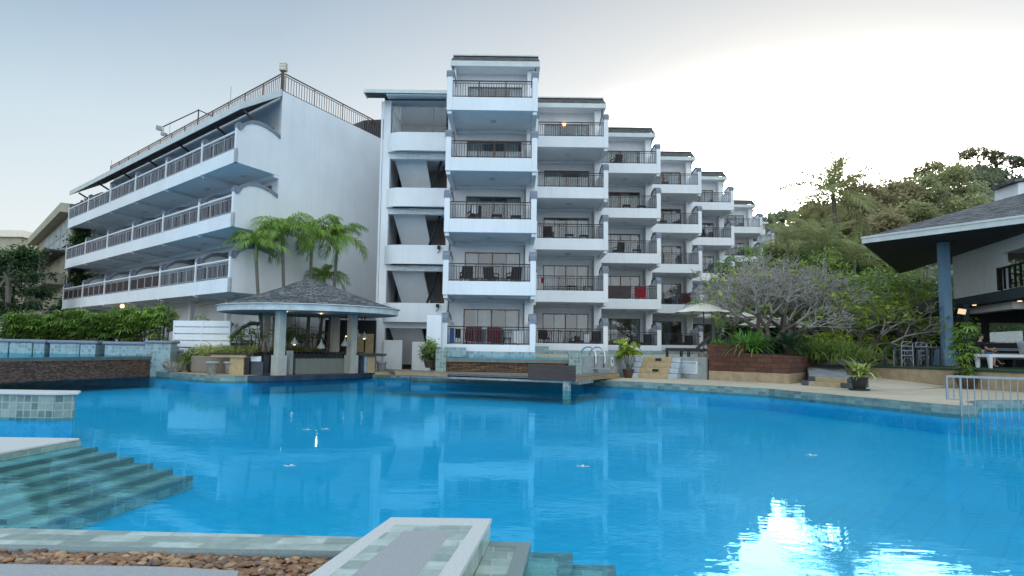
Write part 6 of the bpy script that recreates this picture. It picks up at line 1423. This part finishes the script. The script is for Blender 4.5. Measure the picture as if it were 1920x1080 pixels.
for o0_, o1_ in ((.0, .22), (1.28, 1.62), (3.3, 3.6), (5.4, 5.7)): wbx(MB(), 3.38, 3.52, o0_, o1_, 2.1, 3.12).build('end_post', M['dark'], rb)
wn_ = wbx(MB(), 3.43, 3.45, 1.62, 3.3, 2.1, 3.12).build('window', M['glass'], rb)
wbx(MB(), 3.52, 3.56, 1.62, 3.3, 3.02, 3.10).build('frame', M['counterfront'], wn_)
# blue columns
cx, cy = 20.38, 32.0
bc = thing('blue_column', 'tall grey blue painted column with flared base holding the restaurant eave', 'column', (cx, cy, .9))
def fr_(mb, x, y, h0, h1, z0, z1): return mb.hexa([(x-h0, y-h0, z0), (x+h0, y-h0, z0), (x+h0, y+h0, z0), (x-h0, y+h0, z0), (x-h1, y-h1, z1), (x+h1, y-h1, z1), (x+h1, y+h1, z1), (x-h1, y+h1, z1)])
fr_(MB(), cx, cy, .19, .19, 1.65, 6.7).build('shaft', M['bluecol'], bc); fr_(MB(), cx, cy, .44, .36, .9, 1.65).build('flared_base', M['bluecol'], bc)
tag(MB().box(cx+1.75, cx+2.05, cy+1.4, cy+1.7, .9, 3.9).build('rear_column', M['bluebeam']), 'dark blue square column just behind the tall grey blue column', 'column')
sl = thing('floodlight', 'small glowing wall floodlight on the blue column arm', 'floodlight', (cx+.75, cy, 3.1)); c = at(1803, 584, Y=31.6)
MB().hexa([c+V(q) for q in ((-.17, -.05, -.10), (.14, -.05, -.14), (.14, .05, -.14), (-.17, .05, -.10), (-.13, -.08, .13), (.18, -.08, .09), (.18, .02, .09), (-.13, .02, .13))]).build('lamp_head', emis('floodlight_face', (1, .66, .42), .75), sl)
MB().tube([c+V((-.1, .05, -.1)), c+V((-.2, .1, -.45)), (cx+.3, cy+.1, 2.35)], .025, 5).build('bracket', M['dark'], sl, uv=False)
for i, (px, py, Y) in enumerate(((1827, 575.5, 34), (1827.5, 582.5, 37), (1896, 580.5, 35), (1912, 563.5, 31))):
    p = at(px, py, Y=Y); tag(MB().lathe([(.09, 0), (.09, .02)], (p.x, p.y, 3.875), 10).build('recessed_downlight', M['warm2'], uv=False), ['small glowing downlight in the restaurant ceiling, left pair, nearer one', 'small glowing downlight in the restaurant ceiling, left pair, further one', 'glowing downlight in the middle of the restaurant ceiling', 'glowing downlight at the right picture edge of the restaurant ceiling'][i], 'downlight', 'downlights in the restaurant ceiling')
# black side canopy left of the column
a, b_, c, d = at(1690, 578, Y=33.2), at(1772, 553, Y=32.5), at(1772, 592, Y=32.5), at(1722, 592, Y=33.0)
tag(MB().extr([a, b_, c, d], (1.8, 3.0, 0)).build('side_canopy', M['dark']), 'black lean-to canopy left of the blue column', 'canopy')
# dormer on the roof
p = at(1905, 340, Y=33.5); dm = thing('roof_dormer', 'small white framed dormer on the restaurant roof at the picture edge', 'dormer', (p.x, p.y, 8.6))
MB().hexa([(p.x-.25, 33.2, 8.6), (p.x+3, 31.5, 8.6), (p.x+3, 33.4, 8.6), (p.x-.1, 35, 8.6), (p.x-.1, 33.2, 9.95), (p.x+3, 31.5, 10.15), (p.x+3, 33.4, 10.15), (p.x, 35, 9.95)]).build('body', M['white2'], dm)
MB().hexa([(p.x+.15, 32.95, 9.0), (p.x+2.6, 31.66, 9.0), (p.x+2.6, 31.7, 9.0), (p.x+.15, 33.0, 9.0), (p.x+.15, 32.95, 9.65), (p.x+2.6, 31.66, 9.75), (p.x+2.6, 31.7, 9.75), (p.x+.15, 33.0, 9.65)]).build('window', M['dark'], dm)
MB().hexa([(p.x-.45, 33.2, 9.96), (p.x+3, 31.3, 10.16), (p.x+3, 33.6, 10.16), (p.x-.2, 35, 9.96), (p.x-.4, 33.2, 10.12), (p.x+3, 31.3, 10.32), (p.x+3, 33.6, 10.32), (p.x-.2, 35, 10.12)]).build('roof', M['shingle'], dm)
# platform with artificial turf
PE = [(13.5, 33.0), (14.3, 30.9), (15.5, 28.45), (16.55, 26.1), (17.25, 23.1), (17.7, 20)]
PP = PE+[(46, 20), (46, 45), (14, 45)]
struct(MB().prism(PP, .1, .84, False), 'restaurant_platform', M['sandwall'])
struct(MB().prism([(x-.03*(i < 6), y-.03*(i < 6)) for i, (x, y) in enumerate(PP)], .842, .905, False), 'artificial_turf', M['turf'])
# stacked aluminium chairs and tables
def alu_chair(label, loc, rz, group):
    k = thing('metal_chair', label, 'chair', (0, 0, 0), group)
    MB().tube([(-.26, .27, 0), (-.25, .27, .95), (-.2, .27, 1.03), (.2, .27, 1.03), (.25, .27, .95), (.26, .27, 0)], .022, 6, True).build('back_frame', M['alu'], k, uv=False)
    MB().bar((-.25, .27, .85), (.25, .27, .85), .03).bar((-.25, .27, .66), (.25, .27, .66), .03).bar((-.25, .27, .45), (.25, .27, .45), .03).build('back_rungs', M['alu'], k, uv=False)
    MB().box(-.26, .26, -.25, .26, .46, .49).build('seat', M['greyboard'], k, uv=False)
    for sx_ in (-1, 1): MB().tube([(sx_*.25, -.25, 0), (sx_*.25, -.25, .68), (sx_*.25, .27, .70)], .02, 6).build('front_leg', M['alu'], k, uv=False)
    MB().tube([(-.25, .27, .15), (-.12, .27, .35), (.12, .27, .35), (.25, .27, .15)], .015, 5).build('brace', M['alu'], k, uv=False)
    k.location = loc; k.rotation_euler.z = rz; return k
def patio_table(label, loc, group):
    k = thing('patio_table', label, 'table', (0, 0, 0), group); MB().box(-.4, .4, -.4, .4, .78, .82).build('top', M['greyboard'], k, uv=False)
    for sx_ in (-1, 1):
        for sy_ in (-1, 1): MB().box(sx_*.36-.045, sx_*.36+.045, sy_*.36-.045, sy_*.36+.045, 0, .78).build('leg', M['greyboard'], k, uv=False)
    k.location = loc; return k
c1 = t1_ = None
for i, (px, Y, lb) in enumerate(((1693, 29.2, 'frontmost metal chair of the group left of the blue column'), (1719, 30.6, 'second metal chair behind the front one'), (1729, 31.8, 'third metal chair in the row of stored furniture'), (1740, 33.0, 'fourth metal chair, nearest the blue column base'))):
    p = at(px, 660, Y=Y)
    if not c1: c1 = alu_chair(lb, (p.x, p.y, .906), PI+.1, 'metal chairs stored left of the blue column')
    else: again(c1, (p.x, p.y, .906), PI+.1, lb)
for i, (px, Y, lb) in enumerate(((1684, 30.3, 'dark square table behind the frontmost metal chair'), (1712, 29.5, 'dark square table right of the frontmost metal chair'), (1740, 30.9, 'dark square table in the middle of the stored furniture'), (1752, 33.5, 'dark square table nearest the blue column'))):
    p = at(px, 660, Y=Y)
    if not t1_: t1_ = patio_table(lb, (p.x, p.y, .906), 'dark tables stored left of the blue column')
    else: again(t1_, (p.x, p.y, .906), 0, lb)
tag(MB().box(19.3, 19.9, 33.6, 34.2, .906, 1.7).build('dark_cabinet', M['dark']), 'dark low cabinet tucked behind the blue column base', 'cabinet')
# lounge bench, white table, chair edge
bn = thing('lounge_bench', 'long dark wooden lounge bench with grey seat behind the white table', 'bench', (21.5, 30.2, .906))
MB().box(19.9, 26, 30.0, 30.7, 1.25, 1.36).build('seat', M['greyboard'], bn); MB().box(19.9, 26, 30.0, 30.08, 1.36, 1.41).build('seat_edge', M['cap'], bn)
for x in (20.0, 22, 24): MB().box(x, x+.1, 30.05, 30.6, .906, 1.249).build('leg', M['dark'], bn)
MB().box(20.6, 26, 31.0, 31.06, 1.62, 1.74).box(20.6, 26, 31.01, 31.05, 1.42, 1.52).build('back_slat', M['cap'], bn)
for x in (21.2, 23.4, 25.5): MB().box(x, x+.08, 31.07, 31.12, .906, 1.76).build('back_post', M['cap'], bn)
p = at(1848, 664, Y=27.6); wt = thing('white_table', 'white rectangular low table with square tapered legs at the right edge', 'table', (p.x+1, 27.6, .906))
MB().box(p.x, p.x+2.2, 27.4, 28.3, p.z-.12, p.z).build('top', M['white2'], wt, bevel=.01)
for x in (p.x, p.x+2.05):
    for y in (27.4, 28.15): MB().hexa([(x+.05, y+.03, .906), (x+.14, y+.03, .906), (x+.14, y+.12, .906), (x+.05, y+.12, .906), (x, y, p.z-.12), (x+.15, y, p.z-.12), (x+.15, y+.15, p.z-.12), (x, y+.15, p.z-.12)]).build('leg', M['white2'], wt)
p = at(1917, 645, Y=28.6); ec = thing('shell_chair', 'pale blue shell chair cut off by the right picture edge', 'chair', (p.x+.3, 28.6, .906))
MB().hexa([(p.x+.1, 28.3, 1.35), (p.x+.6, 28.3, 1.3), (p.x+.6, 28.9, 1.3), (p.x+.1, 28.9, 1.35), (p.x-.08, 28.35, 1.98), (p.x+.0, 28.35, 2.02), (p.x+.0, 28.85, 2.02), (p.x-.08, 28.85, 1.98)]).build('shell', M['greyblock'], ec, bevel=.04)
for x in (p.x+.12, p.x+.55): MB().tube([(x, 28.6, 1.32), (x, 28.6, .906)], .03, 6).build('leg', M['alu'], ec, uv=False)
p = at(1884, 641, Y=31.8); tag(MB().box(p.x-.35, p.x+.4, 31.75, 32.1, p.z-.04, p.z).build('menu_tray', M['whitecloth']), 'white papers lying on the counter behind the seated man', 'papers')
ctr = thing('dark_counter', 'long dark counter behind the seated man', 'counter', (23, 32, .906)); MB().box(21.2, 27, 31.6, 32.3, .906, p.z-.1).build('body', M['dark'], ctr); MB().box(21.1, 27, 31.5, 32.4, p.z-.1, p.z-.04).build('top', M['blacktop'], ctr)
# ------------------------------------------------------------------ steel rail gate in the pool, right
gt = thing('steel_pool_rail', 'low stainless rail with vertical bars standing in the water at right', 'railing', (12, 16, 0))
ga, gb_ = V((10.62, 16.75, 0)), V((12.75, 15.2, 0)); gd = (gb_-ga); zt = .93
MB().bar((ga.x, ga.y, zt), (gb_.x, gb_.y, zt-.0), .06, .055).build('top_rail', M['poolsteel'], gt, uv=False)
MB().bar((ga.x, ga.y, .38), (ga.x+gd.x*.105, ga.y+gd.y*.105, .38), .035).build('short_rail', M['poolsteel'], gt, uv=False)
nb2 = 19
for i in range(nb2+1):
    q = ga+gd*(i/nb2); MB().tube([(q.x, q.y, .36 if i < 2 else -.45), (q.x, q.y, zt-.02)], .028 if i in (0, 2) else .012, 6, False).build('bar', M['poolsteel'], gt, uv=False)
# ------------------------------------------------------------------ seated man
def skin_body(name, pts, edges, parent, mat, sub=2):
    """one continuous skinned surface; pts: (x,y,z,rx,ry)"""
    o = worldpos(parent); me = bpy.data.meshes.new(name); me.from_pydata([(p[0], p[1], p[2]) for p in pts], edges, []); ob = bpy.data.objects.new(name, me); C.objects.link(ob)
    md = ob.modifiers.new('s', 'SKIN'); md.use_smooth_shade = True
    for i, p in enumerate(pts): me.skin_vertices[0].data[i].radius = (p[3], p[4] if len(p) > 4 else p[3])
    me.skin_vertices[0].data[0].use_root = True
    sd = ob.modifiers.new('d', 'SUBSURF'); sd.levels = sub; sd.render_levels = sub
    bpy.context.view_layer.update(); dg = bpy.context.evaluated_depsgraph_get(); m2 = bpy.data.meshes.new_from_object(ob.evaluated_get(dg)); bpy.data.objects.remove(ob)
    m2.materials.clear(); m2.materials.append(mat); m2.polygons.foreach_set('use_smooth', [True]*len(m2.polygons)); ob = bpy.data.objects.new(name, m2); C.objects.link(ob); ob.parent = parent; return ob
hp = at(1842, 671, Y=30.1); px_, py_, pz_ = hp.x, 30.15, 1.36
man = thing('person', 'seated man in black t-shirt and blue shorts looking right, forearm resting on his knee', 'person', (px_, py_, .906))
def rel(l): return [(x+0, y+(py_-py_), z-.906, *r) for x, y, z, *r in l]
# local frame: x right (facing +x), z up from floor; floor = 0, seat = .455
J = [(0, 0, .56, .15, .15), (-.02, 0, .75, .14, .16), (-.04, 0, .93, .14, .18), (-.05, 0, 1.05, .11, .15), (-.03, 0, 1.13, .055, .055), (.0, 0, 1.21, .06, .06), (.02, 0, 1.27, .095, .08), (.015, 0, 1.36, .10, .082), (.005, 0, 1.41, .06, .055),       # spine, head 8
     (-.04, -.19, 1.03, .065, .065), (.05, -.25, .80, .05, .05), (.28, -.20, .74, .042, .042), (.43, -.15, .80, .034, .034), (.49, -.14, .82, .04, .028),   # near arm 9-13
     (-.04, .19, 1.03, .065, .065), (.08, .26, .82, .05, .05), (.36, .22, .76, .042, .042), (.66, .18, .70, .034, .034), (.73, .18, .68, .038, .026),   # far arm 14-18
     (.10, -.11, .55, .105, .10), (.46, -.13, .57, .078, .078), (.50, -.14, .50, .066, .066), (.46, -.14, .28, .056, .056), (.43, -.14, .09, .038, .038), (.50, -.14, .04, .042, .035), (.62, -.15, .03, .04, .024),   # near leg 19-25
     (.10, .11, .55, .105, .10), (.50, .12, .58, .078, .078), (.56, .12, .51, .064, .064), (.72, .08, .33, .055, .055), (.84, .05, .16, .038, .038), (.92, .04, .13, .04, .034), (1.03, .03, .17, .038, .024)]  # far leg 26-32
Ed = [(0, 1), (1, 2), (2, 3), (3, 4), (4, 5), (5, 6), (6, 7), (7, 8), (3, 9), (9, 10), (10, 11), (11, 12), (12, 13), (3, 14), (14, 15), (15, 16), (16, 17), (17, 18), (0, 19), (19, 20), (20, 21), (21, 22), (22, 23), (23, 24), (24, 25), (0, 26), (26, 27), (27, 28), (28, 29), (29, 30), (30, 31), (31, 32)]
# fingers and thumbs
for w_, sgn in ((13, -1), (18, 1)):
    bx, by, bz = J[w_][:3]
    for i in range(4):
        b0 = len(J); yy = by+(-.03+.02*i); l = [.055, .065, .06, .045][i]
        J += [(bx+.035, yy, bz-.005, .012, .012), (bx+.035+l*.6, yy, bz-.012, .010, .010), (bx+.035+l, yy, bz-.035, .008, .008)]; Ed += [(w_, b0), (b0, b0+1), (b0+1, b0+2)]
    b0 = len(J); J += [(bx+.01, by-sgn*.035, bz+.025, .012, .012), (bx+.05, by-sgn*.045, bz+.04, .009, .009)]; Ed += [(w_, b0), (b0, b0+1)]
# nose / jaw / ears as small bumps of the same surface
b0 = len(J); J += [(.115, 0, 1.315, .018, .014)]; Ed += [(6, b0)]
b0 = len(J); J += [(.075, 0, 1.225, .045, .04)]; Ed += [(6, b0)]
b0 = len(J); J += [(.0, -.088, 1.30, .022, .012), (.0, .088, 1.30, .022, .012)]; Ed += [(7, b0), (7, b0+1)]
body = skin_body('body', J, Ed, man, M['skin'])
sh_ = [(-.0, 0, .58, .165, .165), (-.02, 0, .75, .16, .18), (-.04, 0, .93, .158, .20), (-.05, 0, 1.055, .12, .165), (-.035, 0, 1.10, .075, .075), (-.04, -.19, 1.03, .085, .085), (.03, -.235, .86, .072, .072), (-.04, .19, 1.03, .085, .085), (.05, .245, .87, .072, .072)]
skin_body('tshirt', sh_, [(0, 1), (1, 2), (2, 3), (3, 4), (3, 5), (5, 6), (3, 7), (7, 8)], man, M['shirt'])
so = [(0, 0, .56, .165, .165), (.10, -.11, .555, .122, .118), (.40, -.128, .572, .10, .10), (.10, .11, .555, .122, .118), (.43, .12, .582, .10, .10)]
skin_body('shorts', so, [(0, 1), (1, 2), (0, 3), (3, 4)], man, M['shorts'])
MB().ball((px_-.005, py_, .906+1.385), (.112, .094, .075), 14, 8).build('hair', M['hair'], man, smooth=True, uv=False)
for y in (-.032, .032): MB().ball((px_+.103, py_+y, .906+1.345), (.012, .016, .009), 8, 6).build('eye', M['dark'], man, uv=False)
MB().ball((px_+.098, py_, .906+1.262), (.014, .028, .007), 8, 6).build('mouth', M['wine'], man, uv=False)
for dx, y, dz, t in ((.53, -.145, .012, 0), (.96, .035, .105, .35)):
    MB().hexa([(px_+dx-.14, py_+y-.05, .906+dz-.01), (px_+dx+.14, py_+y-.05, .906+dz-.01+t*.2), (px_+dx+.14, py_+y+.05, .906+dz-.01+t*.2), (px_+dx-.14, py_+y+.05, .906+dz-.01), (px_+dx-.14, py_+y-.05, .906+dz+.008), (px_+dx+.14, py_+y-.05, .906+dz+.008+t*.2), (px_+dx+.14, py_+y+.05, .906+dz+.008+t*.2), (px_+dx-.14, py_+y+.05, .906+dz+.008)]).build('flip_flop', M['dark'], man, uv=False)
